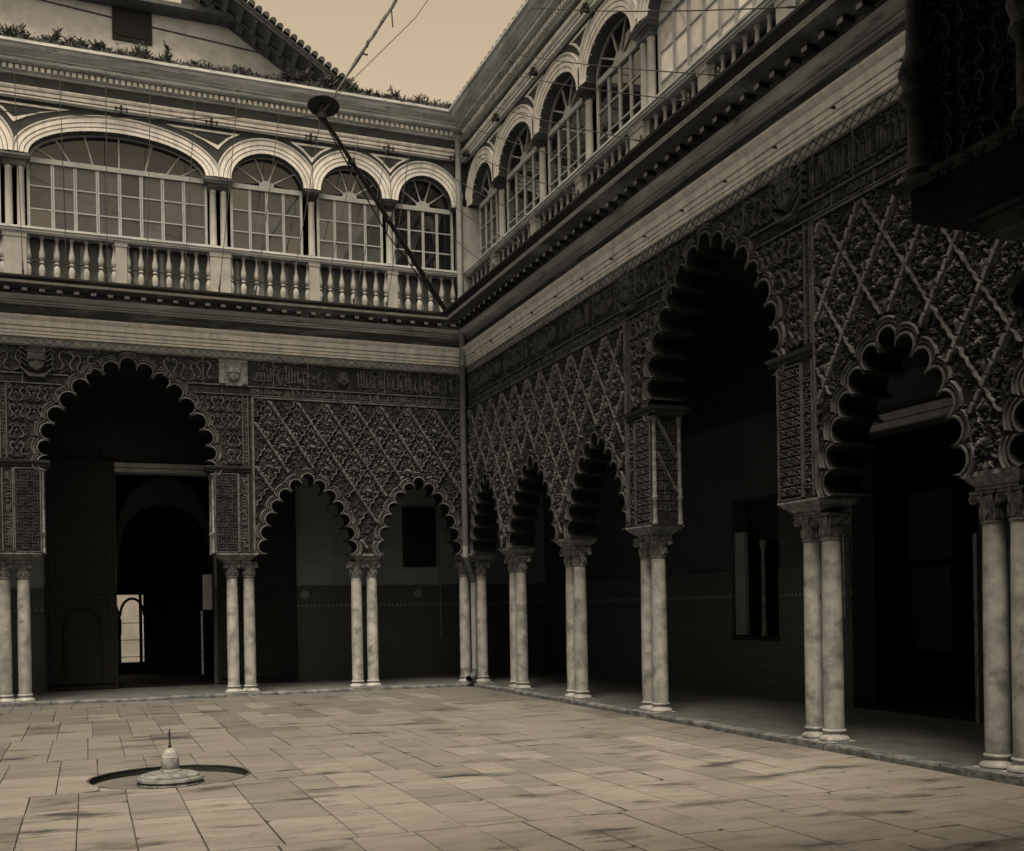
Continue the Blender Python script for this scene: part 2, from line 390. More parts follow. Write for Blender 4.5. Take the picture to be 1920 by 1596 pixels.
def kufic(mb, P, a0, a1, b0, b1, rnd, h=.034, test=None, unit=None):
    H = b1 - b0; unit = unit or H * .13; a = a0 + unit * .6; t = unit * .26
    base = b0 + H * .22
    while a < a1 - unit * 1.4:
        if test and not test(a, (b0 + b1) / 2): a += unit; continue
        k = rnd.random(); wdt = unit * rnd.uniform(.9, 1.7)
        if k < .42:                                   # pairs of tall stems
            for q in range(rnd.choice((1, 2, 2))):
                hh = H * rnd.uniform(.62, .9); x = a + q * unit * .75
                ribbon(mb, P, [(x, base - H * .02), (x, base + hh * .4), (x + t * .3, base + hh * .72), (x - t * .6, min(b0 + hh, b1 - H * .04))], t, h)
            wdt = unit * 1.5
        elif k < .62:
            curl(mb, P, a + unit * .5, base + H * rnd.uniform(.05, .4), unit * .6, rnd.uniform(0, 6), rnd.choice((-1, 1)), h, wd=.2)
        elif k < .8:
            ribbon(mb, P, [(a, base), (a + unit * .1, base + H * .3), (a + unit * .7, base + H * .34), (a + unit * .8, base + H * .04)], t, h)
            ribbon(mb, P, [(a + unit * .4, base + H * .42), (a + unit * .5, base + H * .6), (a + unit * .2, base + H * .7)], t * .8, h)
        else:
            ribbon(mb, P, [(a, base + H * .5), (a + unit * .6, base + H * .32), (a + unit * .5, base - H * .02), (a - unit * .2, base - H * .12)], t, h)
        if rnd.random() < .6:
            ribbon(mb, P, [(a - unit * .2, base), (a + wdt * .5, base - H * .015), (a + wdt, base)], t, h)
        if rnd.random() < .5:
            curl(mb, P, a + unit * .4, b0 + H * .1, unit * .35, rnd.uniform(0, 6), 1, h * .8, wd=.18)
        if rnd.random() < .4:
            curl(mb, P, a + unit * .7, b0 + H * rnd.uniform(.6, .88), unit * .32, rnd.uniform(0, 6), -1, h * .8, wd=.18)
        a += wdt
def fillet(mb, P, a0, a1, b0, b1, h=.018): mb.box(P, a0, a1, b0, b1, -.004, h)

# ornament meshes shared between alike pieces -------------------------------
def leafpyr(mb, a, b, ang, l, w, h):
    ca, sa = math.cos(ang), math.sin(ang)
    mb.add([(a, b, 0), (a + l * .45 * ca - w * sa, b + l * .45 * sa + w * ca, 0), (a + l * ca, b + l * sa, .004), (a + l * .45 * ca + w * sa, b + l * .45 * sa - w * ca, 0), (a + l * .42 * ca, b + l * .42 * sa, h)],
           [(0, 1, 4), (1, 2, 4), (2, 3, 4), (3, 0, 4)])
def fan(mb, a, b, r, n, a0, a1, h):
    for k in range(n):
        p, q = a0 + (a1 - a0) * k / n, a0 + (a1 - a0) * (k + 1) / n; m = (p + q) / 2
        mb.add([(a, b, h * .35), (a + r * .93 * math.cos(p), b + r * .93 * math.sin(p), 0), (a + r * 1.06 * math.cos(m), b + r * 1.06 * math.sin(m), h * .4),
                (a + r * .93 * math.cos(q), b + r * .93 * math.sin(q), 0), (a + .62 * r * math.cos(m), b + .62 * r * math.sin(m), h)], [(0, 1, 4), (1, 2, 4), (2, 3, 4), (3, 0, 4)])
def foliage(mb, seed):
    rr = random.Random(seed)
    for m in (-1, 1):
        for (a, b, an, l) in ((.02, .10, 70, .1), (.045, .06, 35, .09), (.10, .02, 60, .08), (.11, -.05, 20, .08), (.06, -.13, -15, .09), (.03, -.17, -60, .09), (.05, .17, 55, .08), (.015, .22, 75, .09), (.13, -.02, 85, .07), (.08, .11, 15, .07)):
            leafpyr(mb, m * a, b, R(an + rr.uniform(-14, 14)) if m > 0 else math.pi - R(an + rr.uniform(-14, 14)), l, l * rr.uniform(.2, .3), rr.uniform(.025, .04))
        curl(mb, ID, m * .115, .065, .022, 1.5, m, .028, .8, 6, .3); curl(mb, ID, m * .055, .25, .018, 1.5, m, .024, .8, 6, .3)
    leafpyr(mb, 0, .24, R(90), .11, .022, .04); leafpyr(mb, 0, -.16, R(-90), .14, .024, .035)
def shell_mesh(s=1.0):
    mb = MB(); fan(mb, 0, -.075, .088, 9, R(-8), R(188), .05); foliage(mb, 1)
    for k in range(9):
        a = R(5) + R(170) * k / 8; leafpyr(mb, .108 * math.cos(a), -.075 + .108 * math.sin(a), a, .026, .01, .022)
    leafpyr(mb, 0, -.07, R(-90), .07, .05, .03)
    return mb
def flower_mesh():
    mb = MB()
    for k in range(7): leafpyr(mb, .012 * math.cos(k * .9), -.02 + .012 * math.sin(k * .9), k * .9, .075, .018, .04)
    foliage(mb, 2)
    for m in (-1, 1): leafpyr(mb, m * .02, -.09, R(-90 + m * 35), .08, .02, .03)
    return mb
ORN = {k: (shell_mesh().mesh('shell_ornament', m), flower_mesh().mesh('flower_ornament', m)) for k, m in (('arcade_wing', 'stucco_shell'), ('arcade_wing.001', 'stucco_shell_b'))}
def frame_matrix(W, u, z, v, sx=1, sz=1):
    o = Vector(W(u, v, z)); x = Vector(W(u + 1, v, z)) - o; y = Vector((0, 0, 1)); n = Vector(W(u, v + 1, z)) - o
    return Matrix(((x.x * sx, y.x * sz, n.x, o.x), (x.y * sx, y.y * sz, n.y, o.y), (x.z * sx, y.z * sz, n.z, o.z), (0, 0, 0, 1)))

# ------------------------------------------------------------------ columns (shared meshes)
def column_meshes():
    sh = MB(); sh.lathe([(.112, .19), (.113, .5), (.113, 1.1), (.108, 1.8), (.102, 2.30)], 22)
    b = MB()
    b.lathe([(.118, .205), (.128, .198), (.132, .188), (.128, .178), (.118, .172), (.112, .163), (.114, .15), (.126, .135), (.15, .122), (.163, .106), (.166, .092), (.158, .079), (.14, .076)], 22)
    b.box(ID, -.165, .165, -.165, .165, .0, .076)
    cp = MB()
    cp.lathe([(.102, 2.298), (.115, 2.303), (.119, 2.313), (.115, 2.323), (.10, 2.328), (.103, 2.345), (.108, 2.42), (.118, 2.48), (.135, 2.525), (.14, 2.535)], 18)
    for k in range(8):                                       # leaves on the bell
        a = k * math.pi / 4; ca, sa = math.cos(a), math.sin(a)
        def P(x, y, h, ca=ca, sa=sa): return (ca * (.104 + h + .12 * max(0, y - .08)) - sa * x, sa * (.104 + h + .12 * max(0, y - .08)) + ca * x, 2.335 + y)
        ribbon(cp, P, [(0, 0), (.0, .04), (.0, .085), (.0, .115)], .03, .018)
        ribbon(cp, P, [(-.02, .02), (-.035, .07), (-.028, .1)], .012, .022); ribbon(cp, P, [(.02, .02), (.035, .07), (.028, .1)], .012, .022)
    for sx in (-1, 1):                                       # corner volutes
        for sy in (-1, 1):
            c = Vector((sx * .118, sy * .118, 2.525)); dx = Vector((sx, sy, 0)).normalized()
            for off in (-.02, .02):
                tang = Vector((-dx.y, dx.x, 0)) * off
                pts = []
                for i in range(14):
                    t = i / 13; rr = .043 * (1 - .8 * t); th = R(100) - 2 * math.pi * 1.6 * t
                    pts.append(c + tang + dx * (rr * math.cos(th)) + Vector((0, 0, rr * math.sin(th) - .005)))
                cp.tube(pts, .011, 5)
            cp.lathe([(.004, -.006), (.03, -.004), (.03, .004), (.004, .006)], 8, c=(c.x, c.y, 2.52))
    for k in range(4):
        a = k * math.pi / 2; ca, sa = math.cos(a), math.sin(a)
        def P(x, y, h, ca=ca, sa=sa): return (ca * (.125 + h) - sa * x, sa * (.125 + h) + ca * x, 2.545 + y)
        ribbon(cp, P, [(-.1, .0), (0, -.008), (.1, 0)], .02, .012)
        cp.box(P, -.022, .022, .005, .05, 0, .03)
    frustum(cp, lambda u, v, z: (u, v, z), -.13, .13, -.13, .13, [(2.562, .0), (2.572, .018), (2.585, .018), (2.6, .012)])
    return sh.mesh('column', 'marble', 40), b.mesh('base', 'marble', 35), cp.mesh('capital', 'carved_stone', 35)
COLM = column_meshes()
def column(x, y, parent, rot=0.0, mir=0):
    o = link('column', COLM[0], parent); o.location = (x, y, 0); o.rotation_euler.z = rot
    for nm, me in (('base', COLM[1]), ('capital', COLM[2])):
        c = link(nm, me, o)
    return o

BALM = None
def baluster_mesh():
    mb = MB(); H = .98
    prof = [(0, .052), (.03, .052), (.035, .036), (.06, .028), (.14, .03), (.24, .046), (.33, .06), (.4, .056), (.45, .038), (.475, .026), (.485, .044), (.5, .05), (.515, .044),
            (.525, .026), (.56, .045), (.61, .057), (.67, .052), (.76, .036), (.86, .025), (.93, .025), (.945, .04), (.96, .045), (1.0, .045)]
    mb.lathe([(r, z * H) for z, r in prof], 14)
    return mb.mesh('baluster', 'white_plaster', 45)
BALM = baluster_mesh()
Z_DECK, Z_RAIL = 7.55, 8.66

# ------------------------------------------------------------------ a wing
def build_wing(W, L, root, piers, arches, big, detail, umax, ustart, upper, rnd):
    ch = []
    allarch = sorted(arches + [big], key=lambda a: a.c)
    pts = [(ustart, Z_WALL), (ustart, Z_IMP)]
    for a in allarch:
        if a.big:
            j0, j1 = big.jamb
            c = a.chain(9)
            pts += [(j0, Z_IMP), (j0, Z_SPR)] + [p for p in c if p[1] > Z_SPR - .02] + [(j1, Z_SPR), (j1, Z_IMP)]
        else:
            c = [p for p in a.chain(9) if p[1] > Z_IMP + .002]
            pts += [(c[0][0], Z_IMP)] + c + [(c[-1][0], Z_IMP)]
    pts += [(L - ustart if ustart >= 0 else L + .5, Z_IMP), (L - ustart if ustart >= 0 else L + .5, Z_WALL)]
    # remove consecutive duplicates
    q = [pts[0]]
    for p in pts[1:]:
        if math.dist(p, q[-1]) > 1e-4: q.append(p)
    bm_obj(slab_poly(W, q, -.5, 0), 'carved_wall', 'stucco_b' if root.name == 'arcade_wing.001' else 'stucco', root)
    # cornice between the storeys
    sweep(W, [(.0, 6.655), (.06, 6.655), (.06, 6.69), (.03, 6.692), (.03, 6.704), (.066, 6.706), (.066, 6.752), (.03, 6.754), (.03, 6.766), (.075, 6.768), (.078, 6.825), (.035, 6.828), (.035, 6.842), (.09, 6.845), (.094, 6.94), (.11, 6.945), (.13, 6.955), (.165, 6.985), (.17, 7.015), (.02, 7.03)], L).obj('architrave', 'white_moulding', root)
    sweep(W, [(.02, 7.03), (.02, 7.22)], L).obj('frieze', 'grime_dark', root, fix=False)
    sweep(W, [(.02, 7.22), (.06, 7.225), (.06, 7.245), (.035, 7.247), (.035, 7.258), (.08, 7.26), (.085, 7.285), (.06, 7.287), (.06, 7.297), (.11, 7.30), (.17, 7.32), (.21, 7.345), (.215, 7.36), (.23, 7.365)], L).obj('bed_moulding', 'grime', root, fix=False)
    sweep(W, [(.23, 7.365), (.23, 7.455), (.6, 7.456)], L).obj('dentil_bed', 'grime_dark', root, fix=False)
    sweep(W, [(.6, 7.456), (.615, 7.457), (.62, 7.49), (.635, 7.495)], L).obj('cornice_fillet', 'white_moulding', root, fix=False)
    sweep(W, [(.635, 7.495), (.70, 7.50), (.775, 7.515), (.78, 7.55), (-.7, 7.551)], L).obj('deck_edge', 'deck_dark', root, fix=False)
    if W is WC:                      # near wing's upper storey left off to let in more light
        mb = MB(); mb.box(lambda a, b, h: W(a, h, b), -3.2, L + 3.2, 6.3, 6.45, -3.4, -.5); mb.obj('gallery_ceiling', 'ceiling_wood', root)
        return
    # upper storey wall with its arches
    cols, wide = upper
    edges = [0.0] + cols + [L]
    bays = list(zip(edges[:-1], edges[1:]))
    ZC, ZCR = 10.0, 10.60
    pts = [(ustart if ustart < 0 else .002, 10.98), (ustart if ustart < 0 else .002, ZC)]
    bayspec = []
    for (e0, e1) in bays:
        m0 = .17 if e0 in wide else .10
        m1 = .17 if e1 in wide else .10
        if e0 == 0: m0 = .16
        if e1 == L: m1 = .16
        a0, a1 = e0 + m0 + .07, e1 - m1 - .07
        cu, hw = (a0 + a1) / 2, (a1 - a0) / 2
        bayspec.append((cu, hw, e0, e1))
        pts += [(a0, ZC)] + [(cu - hw * math.cos(math.pi * k / 24), ZC + .02 + (ZCR - ZC - .02) * math.sin(math.pi * k / 24)) for k in range(25)] + [(a1, ZC)]
    pts += [(L + .5 if ustart < 0 else L - .002, ZC), (L + .5 if ustart < 0 else L - .002, 10.98)]
    bm_obj(slab_poly(W, pts, -.4, -.1), 'spandrel_wall', 'grey_wash', root)
    sweep(W, [(-.1, 10.98), (-.01, 10.981), (-.01, 11.03), (-.035, 11.032), (-.035, 11.042), (.005, 11.045), (.012, 11.10), (-.02, 11.102), (-.02, 11.112), (.03, 11.115), (.05, 11.145), (.05, 11.17), (-.05, 11.19)], L).obj('upper_architrave', 'white_moulding', root, fix=False)
    sweep(W, [(-.05, 11.19), (-.05, 11.385)], L).obj('upper_frieze', 'grey_wash', root, fix=False)
    sweep(W, [(-.05, 11.385), (.0, 11.39), (.0, 11.415), (.02, 11.42), (.02, 11.53), (.17, 11.531), (.2, 11.54), (.2, 11.60), (.24, 11.605), (.24, 11.62), (.3, 11.645), (.37, 11.69), (.4, 11.74), (.45, 11.75), (.45, 11.80), (.30, 11.82)], L).obj('upper_cornice', 'upper_cornice', root, fix=False)
    sweep(W, [(.30, 11.82), (.30, 11.9), (-5.0, 12.6), (-5.0, 7.0)], L, -5, L + 5).obj('roof', 'mossy_tile', root, fix=False)
    # gallery: ceiling, back wall, upper rooms
    mb = MB()
    def P(a, b, h): return W(a, h, b)
    mb.box(P, -3.2, L + 3.2, 6.3, 6.45, -3.4, -.5); mb.obj('gallery_ceiling', 'ceiling_wood', root)
    mb = MB(); mb.box(P, -3.2, L + 3.2, 7.4, 7.5, -3.4, -.72); mb.box(P, -3.2, L + 3.2, 7.5, 11.7, -3.5, -3.3); mb.box(P, -3.2, L + 3.2, 11.3, 11.4, -3.3, -.3)
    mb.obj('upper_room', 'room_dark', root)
    if not detail:
        mb = MB(); mb.box(P, .2, L - .2, 7.56, 10.0, -.42, -.3); mb.box(P, .2, L - .2, 10.0, 10.7, -.48, -.42); mb.obj('window_wall', 'apron_board', root)
        return
    # ---- dentils between the storeys
    dme = {}
    for k in range(int((min(umax, L) - .3) / .285)):
        u = .42 + k * .285
        if 'd' not in dme:
            d = MB(); d.box(lambda a, b, h: (a, b, h), -.045, .045, -.027, .027, 0, .15); dme['d'] = d.mesh('dentil', 'deck_dark'); dme['d'].materials.append(MATS['white_moulding'])
            for pg in dme['d'].polygons: pg.material_index = 1 if pg.normal.z > .9 else 0
        o = link('dentil', dme['d'], root); o.matrix_world = frame_matrix(W, u, 7.412, .232)
    mb = MB(); u = .25
    while u < umax: mb.box(P, u, u + .062, 11.435, 11.515, .021, .09); u += .105
    mb.obj('upper_dentil_row', 'white_moulding', root, kind='stuff')
    # ---- lobed arch mouldings
    prof = [(0, -.02), (0, .014), (.012, .018), (.024, .012), (.028, -.004), (.05, -.004), (.053, .012), (.07, .014), (.073, .002), (.082, .002), (.086, .026), (.098, .034), (.110, .024), (.114, .0)]
    for a in allarch:
        if a.c - a.hw > umax: continue
        a.trim(W, prof).obj('arch_moulding', 'stucco_trim', root, smooth=50)
    # ---- imposts and columns
    for (c, e0, e1, kind) in piers:
        if c > umax + .5: continue
        ci = c
        mb = MB()
        if kind == 'big':
            tiers = [(2.60, .02), (2.625, .02), (2.627, .005), (2.64, .03), (2.665, .06), (2.668, .075), (2.69, .085), (2.692, .1), (2.735, .14), (2.737, .15), (2.76, .15)]
            lo, hi = e0 + .17, e1 - .17
        else:
            tiers = [(2.60, .02), (2.625, .02), (2.627, .005), (2.64, .03), (2.665, .05), (2.668, .06), (2.69, .075), (2.72, .10), (2.722, .11), (2.76, .11)]
            lo, hi = e0 + .02, e1 - .02
        frustum(mb, W, lo, hi, -.39, -.11, tiers)
        mb.obj('impost', 'carved_stone', root)
        for d in (-.16, .16):
            x, y, _ = W(ci + d, -.25, 0); column(x, y, root, rnd.choice((0, 1, 2, 3)) * math.pi / 2)
    # ---- big piers: upper cornice, panels, colonnettes
    F = lambda a, b, h: W(a, h, b)
    for side, j in ((-1, big.jamb[0]), (1, big.jamb[1])):
        if j > umax: continue
        o0, o1 = (j - .68, j + .13) if side < 0 else (j - .13, j + .68)
        mb = MB(); frustum(mb, W, o0 + .1, o1 - .1, -.45, -.06, [(4.30, 0), (4.335, .05), (4.337, .06), (4.36, .07), (4.385, .10), (4.387, .11), (4.43, .12), (4.44, .08)])
        mb.obj('pier_cornice', 'deck_dark', root)
        mb = MB(); u = o0
        while u < o1: mb.box(F, u, u + .018, 4.338, 4.356, .005, .022); u += .036
        mb.obj('bead_row', 'stucco_relief', root, kind='stuff')
        # panel on the front face
        pa, pb = (j - .44, j - .03) if side < 0 else (j + .03, j + .44)
        sa, sb = (j - .64, j - .48) if side < 0 else (j + .48, j + .64)
        mb = MB()
        for x in (pa - .018, pb, sa - .012, sb): fillet(mb, F, x, x + .018, 2.79, 4.29)
        for z in (2.78, 4.28): fillet(mb, F, pa, pb, z, z + .016)
        mb.obj('panel_frame', 'stucco_trim', root)
        mb = MB(); arabesque(mb, F, pa + .02, pb - .02, 2.82, 4.26, .095, rnd=rnd, h=.024)
        mb.obj('arabesque_panel', 'stucco_relief', root, kind='stuff')
        mb = MB(); kufic(mb, lambda a, b, h: W(sa + b, h, a), 2.86, 4.26, .0, .15, rnd, unit=.045, h=.016)
        mb.obj('inscription_strip', 'stucco_relief', root, kind='stuff')
        # jamb face with its twin colonnettes
        def J(a, b, h, j=j, side=side): return W(j - side * h, a, b)
        mb = MB(); arabesque(mb, J, -.44, -.07, 2.95, 4.25, .12, rnd=rnd, h=.012); mb.obj('jamb_arabesque', 'stucco_relief', root, kind='stuff')
        for z0 in (3.0, 3.5):
            mb = MB(); ribbon(mb, J, [(-.07 - .36 * t / 16, z0 + .62 * (1 - t / 16) + .2) for t in range(17)], .03, .03, .009, .09); mb.obj('jamb_rib', 'stucco_rib', root)
        for v in (-.045, -.455):
            x, y, _ = W(j - side * .012, v, 0)
            mb = MB(); mb.lathe([(.04, 2.76), (.045, 2.79), (.034, 2.81), (.034, 3.1), (.044, 3.12), (.044, 3.16), (.03, 3.18), (.03, 4.2), (.042, 4.23), (.045, 4.3)], 12, c=(x, y, 0)); mb.obj('colonnette', 'carved_stone', root, smooth=40)
    # ---- frieze of inscriptions and its fillets
    clear = lambda u, z: not any(a.inside(u, z, .13) for a in allarch)
    for z, t in ((5.815, .016), (5.985, .022), (6.49, .03)):
        u = .03; st = None; end = min(L - .03, umax)
        while u <= end + .04:
            ok = u <= end and clear(u, z)
            if ok and st is None: st = u
            if not ok and st is not None:
                mb = MB(); fillet(mb, F, st, u - .03, z, z + t, .026); mb.obj('frieze_fillet', 'stucco_trim', root); st = None
            u += .03
    s0, s1 = big.jamb[0] - .66, big.jamb[1] + .66
    shu = [s for s, *_ in root_shields[root.name]]
    okf = lambda u, z: clear(u, z) and all(abs(u - s) > .27 for s in shu)
    mb = MB(); kufic(mb, F, .05, s0, 6.01, 6.49, rnd, test=okf, unit=.075); kufic(mb, F, s1, umax, 6.01, 6.49, rnd, test=okf, unit=.075)
    mb.obj('inscription_frieze', 'stucco_relief', root, kind='stuff')
    mb = MB(); kufic(mb, F, .05, s0, 5.835, 5.985, rnd, test=clear, unit=.04, h=.014); kufic(mb, F, s1, umax, 5.835, 5.985, rnd, test=clear, unit=.04, h=.014)
    mb.obj('inscription_band', 'stucco_relief', root, kind='stuff')
    mb = MB(); u = .2
    while u < umax:                                             # separators
        if okf(u, 6.2): fillet(mb, F, u, u + .02, 6.01, 6.49, .02)
        if clear(u, 5.9): fillet(mb, F, u + .3, u + .314, 5.835, 5.985, .016)
        u += .62 + .2 * rnd.random()
    mb.obj('frieze_divider', 'stucco_trim', root, kind='stuff')
    # arabesque over the great arch
    mb = MB(); arabesque(mb, F, s0 + .05, s1 - .05, 6.0, 6.48, .30, okf, rnd, .04)
    test = lambda u, z: clear(u, z)
    arabesque(mb, F, s0 + .12, big.c, 4.46, 5.80, .29, test, rnd, .04); arabesque(mb, F, big.c, min(umax, s1 - .12), 4.46, 5.80, .29, test, rnd, .04)
    mb.obj('spandrel_arabesque', 'stucco_relief', root, kind='stuff')
    for x in (s0, s0 + .1, s1 - .1, s1):
        if x < umax: mb = MB(); fillet(mb, F, x - .008, x + .008, 4.46, 5.8, .024); mb.obj('strip_fillet', 'stucco_trim', root)
    mb = MB()
    for x in (s0, s1 - .1):
        if x < umax: kufic(mb, lambda a, b, h, x=x: W(x + b, h, a), 4.5, 5.78, .008, .092, rnd, unit=.04, h=.014)
    mb.obj('strip_inscription', 'stucco_relief', root, kind='stuff')
    def lowfill(name, a0, a1, b0, b1, dens, test):
        mb = MB()
        for _ in range(int((a1 - a0) * (b1 - b0) * dens)):
            u, z = rnd.uniform(a0, a1), rnd.uniform(b0, b1)
            if test(u, z): curl(mb, F, u, z, rnd.uniform(.02, .04), rnd.uniform(0, 6.3), rnd.choice((-1, 1)), rnd.uniform(.008, .018), .8, 5, .22)
        mb.obj(name, 'stucco_leaf', root, kind='stuff')
    lowfill('frieze_ground', .05, min(umax, L - .05), 6.02, 6.48, 330, okf)
    lowfill('spandrel_ground', s0 + .12, min(umax, s1 - .12), 4.48, 5.80, 260, clear)
    # diamond strip under the architrave
    mb = MB(); u = .06
    mb.box(F, .03, min(umax, L - .03), 6.525, 6.658, -.003, .016); mb.obj('diamond_strip', 'diamond_strip', root)
    mb = MB()
    while u < min(umax, L - .3):
        ribbon(mb, F, [(u, 6.53), (u + .15, 6.652)], .007, .01, base=.016); ribbon(mb, F, [(u, 6.652), (u + .15, 6.53)], .007, .01, base=.016); u += .15
    mb.obj('diamond_lattice', 'stucco_trim', root, kind='stuff')
    # ---- sebka panels: each rib a piece, shells and flowers in the fields
    pitch, hgt = sebka_spec[root.name]
    for (p0, p1) in panels[root.name]:
        zt, zb = 5.76, 2.84
        mb = MB()
        for x in (p0, p1):
            if x > .2: fillet(mb, F, x - .02, x + .02, 2.85, 5.80, .03)
        fillet(mb, F, p0, p1, 5.77, 5.80, .03); mb.obj('panel_border', 'stucco_trim', root)
        okp = lambda u, z: p0 + .03 < u < p1 - .03 and zb < z < zt and not any(a.inside(u, z, .125) for a in allarch)
        sl = hgt / pitch
        nr = int((p1 - p0) / pitch) + 8
        for dr in (1, -1):
            for k in range(-8, nr):
                u0 = p0 + .28 * pitch + k * pitch
                seq = []; runs = []
                N = 110
                for i in range(N + 1):
                    z = zt - (zt - zb) * i / N; u = u0 + dr * (zt - z) / sl
                    if okp(u, z): seq.append((u, z))
                    else:
                        if len(seq) > 4: runs.append(seq)
                        seq = []
                if len(seq) > 4: runs.append(seq)
                for sq in runs:
                    mb = MB()
                    isB = root is rB
                    if dr > 0: ribbon(mb, F, sq, .015, .048 if isB else .062, .008 if isB else .017, .13)
                    else:
                        ribbon(mb, F, sq, .036, .036, .006 if isB else .010, .115)
                        h0_, h1_ = (.058, .05) if isB else (.080, .060)
                        for i in range(1, len(sq) - 3, 4):          # stepped blocks on the broad rib
                            (ua, za), (ub, zb_) = sq[i], sq[i + 3]; nu, nz = -(zb_ - za), ub - ua; ll = math.hypot(nu, nz); nu, nz = nu / ll * .026, nz / ll * .026
                            mb.add([F(ua + nu, za + nz, .03), F(ua - nu, za - nz, .03), F(ub - nu, zb_ - nz, .03), F(ub + nu, zb_ + nz, .03), F(ua + nu * .8, za + nz * .8, h0_), F(ua - nu * .8, za - nz * .8, h0_), F(ub - nu * .8, zb_ - nz * .8, h1_), F(ub + nu * .8, zb_ + nz * .8, h1_)],
                                   [(4, 5, 6, 7), (0, 1, 5, 4), (1, 2, 6, 5), (2, 3, 7, 6), (3, 0, 4, 7)])
                    mb.obj('lattice_rib', 'stucco_rib' if dr > 0 else 'stucco_block', root)
        # fields
        for k in range(-1, nr):
            for j in range(0, 9):
                u = p0 + .28 * pitch + k * pitch + (.5 * pitch if j % 2 else 0); z = zt - hgt * .5 - j * hgt * .5
                if okp(u, z) and okp(u - .12, z) and okp(u + .12, z) and okp(u, z - .14):
                    o = link('shell_ornament' if (k + 2 * j) % 5 else 'flower_ornament', ORN[root.name][0 if (k + 2 * j) % 5 else 1], root)
                    o.matrix_world = frame_matrix(W, u, z - .02, .002, pitch / .52 * rnd.uniform(.93, 1.05), hgt / .80 * rnd.uniform(.93, 1.05)) @ Matrix.Diagonal((1, 1, 1.35, 1))
        mb = MB(); n = 0
        while n < 4200 * (p1 - p0) / 4:                          # small leafwork between the motifs
            u, z = rnd.uniform(p0, p1), rnd.uniform(zb, zt); n += 1
            if not okp(u, z): continue
            if n % 3: curl(mb, F, u, z, rnd.uniform(.016, .036), rnd.uniform(0, 6.3), rnd.choice((-1, 1)), rnd.uniform(.014, .034), .75, 5, .3)
            else:
                a = rnd.uniform(0, 6.3); l1, l2 = rnd.uniform(.02, .045), rnd.uniform(.008, .016); ca, sa = math.cos(a), math.sin(a)
                mb.add([F(u + l1 * ca, z + l1 * sa, 0), F(u - l2 * sa, z + l2 * ca, .004), F(u - l1 * ca, z - l1 * sa, 0), F(u + l2 * sa, z - l2 * ca, .004), F(u, z, rnd.uniform(.02, .04))], [(0, 1, 4), (1, 2, 4), (2, 3, 4), (3, 0, 4)])
        mb.obj('leafwork', 'stucco_leaf', root, kind='stuff')
    # ---- shields and bosses
    for (su, style) in root_shields[root.name]:
        mb = MB(); z = 6.25; F0 = F; q_ = 1.0 if style in ('framed', 'boss') else 1.25
        F = lambda a, b, h, su=su, q_=q_: F0(su + (a - su) * q_, 6.22 + (b - 6.22) * q_, h * q_)
        if style == 'framed':
            mb.box(F, su - .27, su + .27, 5.99, 6.5, -.003, .02)
            for s in (-1, 1):
                mb.box(F, su + s * .21 - .035, su + s * .21 + .035, 6.05, 6.44, .02, .055); mb.box(F, su + s * .21 - .05, su + s * .21 + .05, 6.02, 6.06, .02, .065); mb.box(F, su + s * .21 - .05, su + s * .21 + .05, 6.43, 6.46, .02, .065)
        if style in ('framed', 'dark', 'darkframed'):
            out2 = [(-.13, .1), (-.14, -.02), (-.1, -.13), (0, -.2), (.1, -.13), (.14, -.02), (.13, .1)]
            n = len(out2)
            vs = [F(su + a, z + b, .02) for a, b in out2] + [F(su + a * .85, z + b * .85, .075) for a, b in out2] + [F(su, z - .03, .095)]
            mb.add(vs, [(i, (i + 1) % n, n + (i + 1) % n, n + i) for i in range(n)] + [(n + i, n + (i + 1) % n, 2 * n) for i in range(n)])
            for k in range(5): mb.box(F, su - .12 + k * .05, su - .08 + k * .05, z + .11, z + .2 - .02 * abs(k - 2), .02, .07)
            mb.box(F, su - .13, su + .13, z + .09, z + .12, .02, .08)
            for a_ in (-.1, .1): ribbon(mb, F, [(su + a_ * 1.1, z - .02), (su, z - .01), (su - a_ * .1, z - .17)], .014, .105)
            ribbon(mb, F, [(su, z + .08), (su, z - .16)], .016, .108)
            if style != 'framed':                                # wings and scroll
                for s in (-1, 1):
                    for q in range(4): ribbon(mb, F, [(su + s * .13, z + .1 - .07 * q), (su + s * .2, z + .16 - .07 * q), (su + s * .24, z + .08 - .08 * q)], .03, .05)
                ribbon(mb, F, [(su - .22, z - .12), (su - .1, z - .24), (su + .1, z - .24), (su + .22, z - .12)], .035, .06)
        if style == 'boss':
            vs = []
            for i, (r, h) in enumerate(((.12, .0), (.12, .04), (.095, .06), (.08, .04), (.03, .07))):
                for k in range(14): a = k * math.pi / 7; vs.append(F(su + r * math.cos(a), z + r * 1.15 * math.sin(a), h))
            mb.add(vs, [(i * 14 + k, i * 14 + (k + 1) % 14, i * 14 + 14 + (k + 1) % 14, i * 14 + 14 + k) for i in range(4) for k in range(14)] + [tuple(56 + k for k in range(14))])
        mb.obj({'framed': 'shield_panel', 'boss': 'boss'}.get(style, 'shield'), 'pale_shield' if style == 'framed' else 'dark_shield', root)
        F = F0
    # ---- upper storey: archivolts, spandrel frames, columns, windows, balustrade
    vplane = -.1
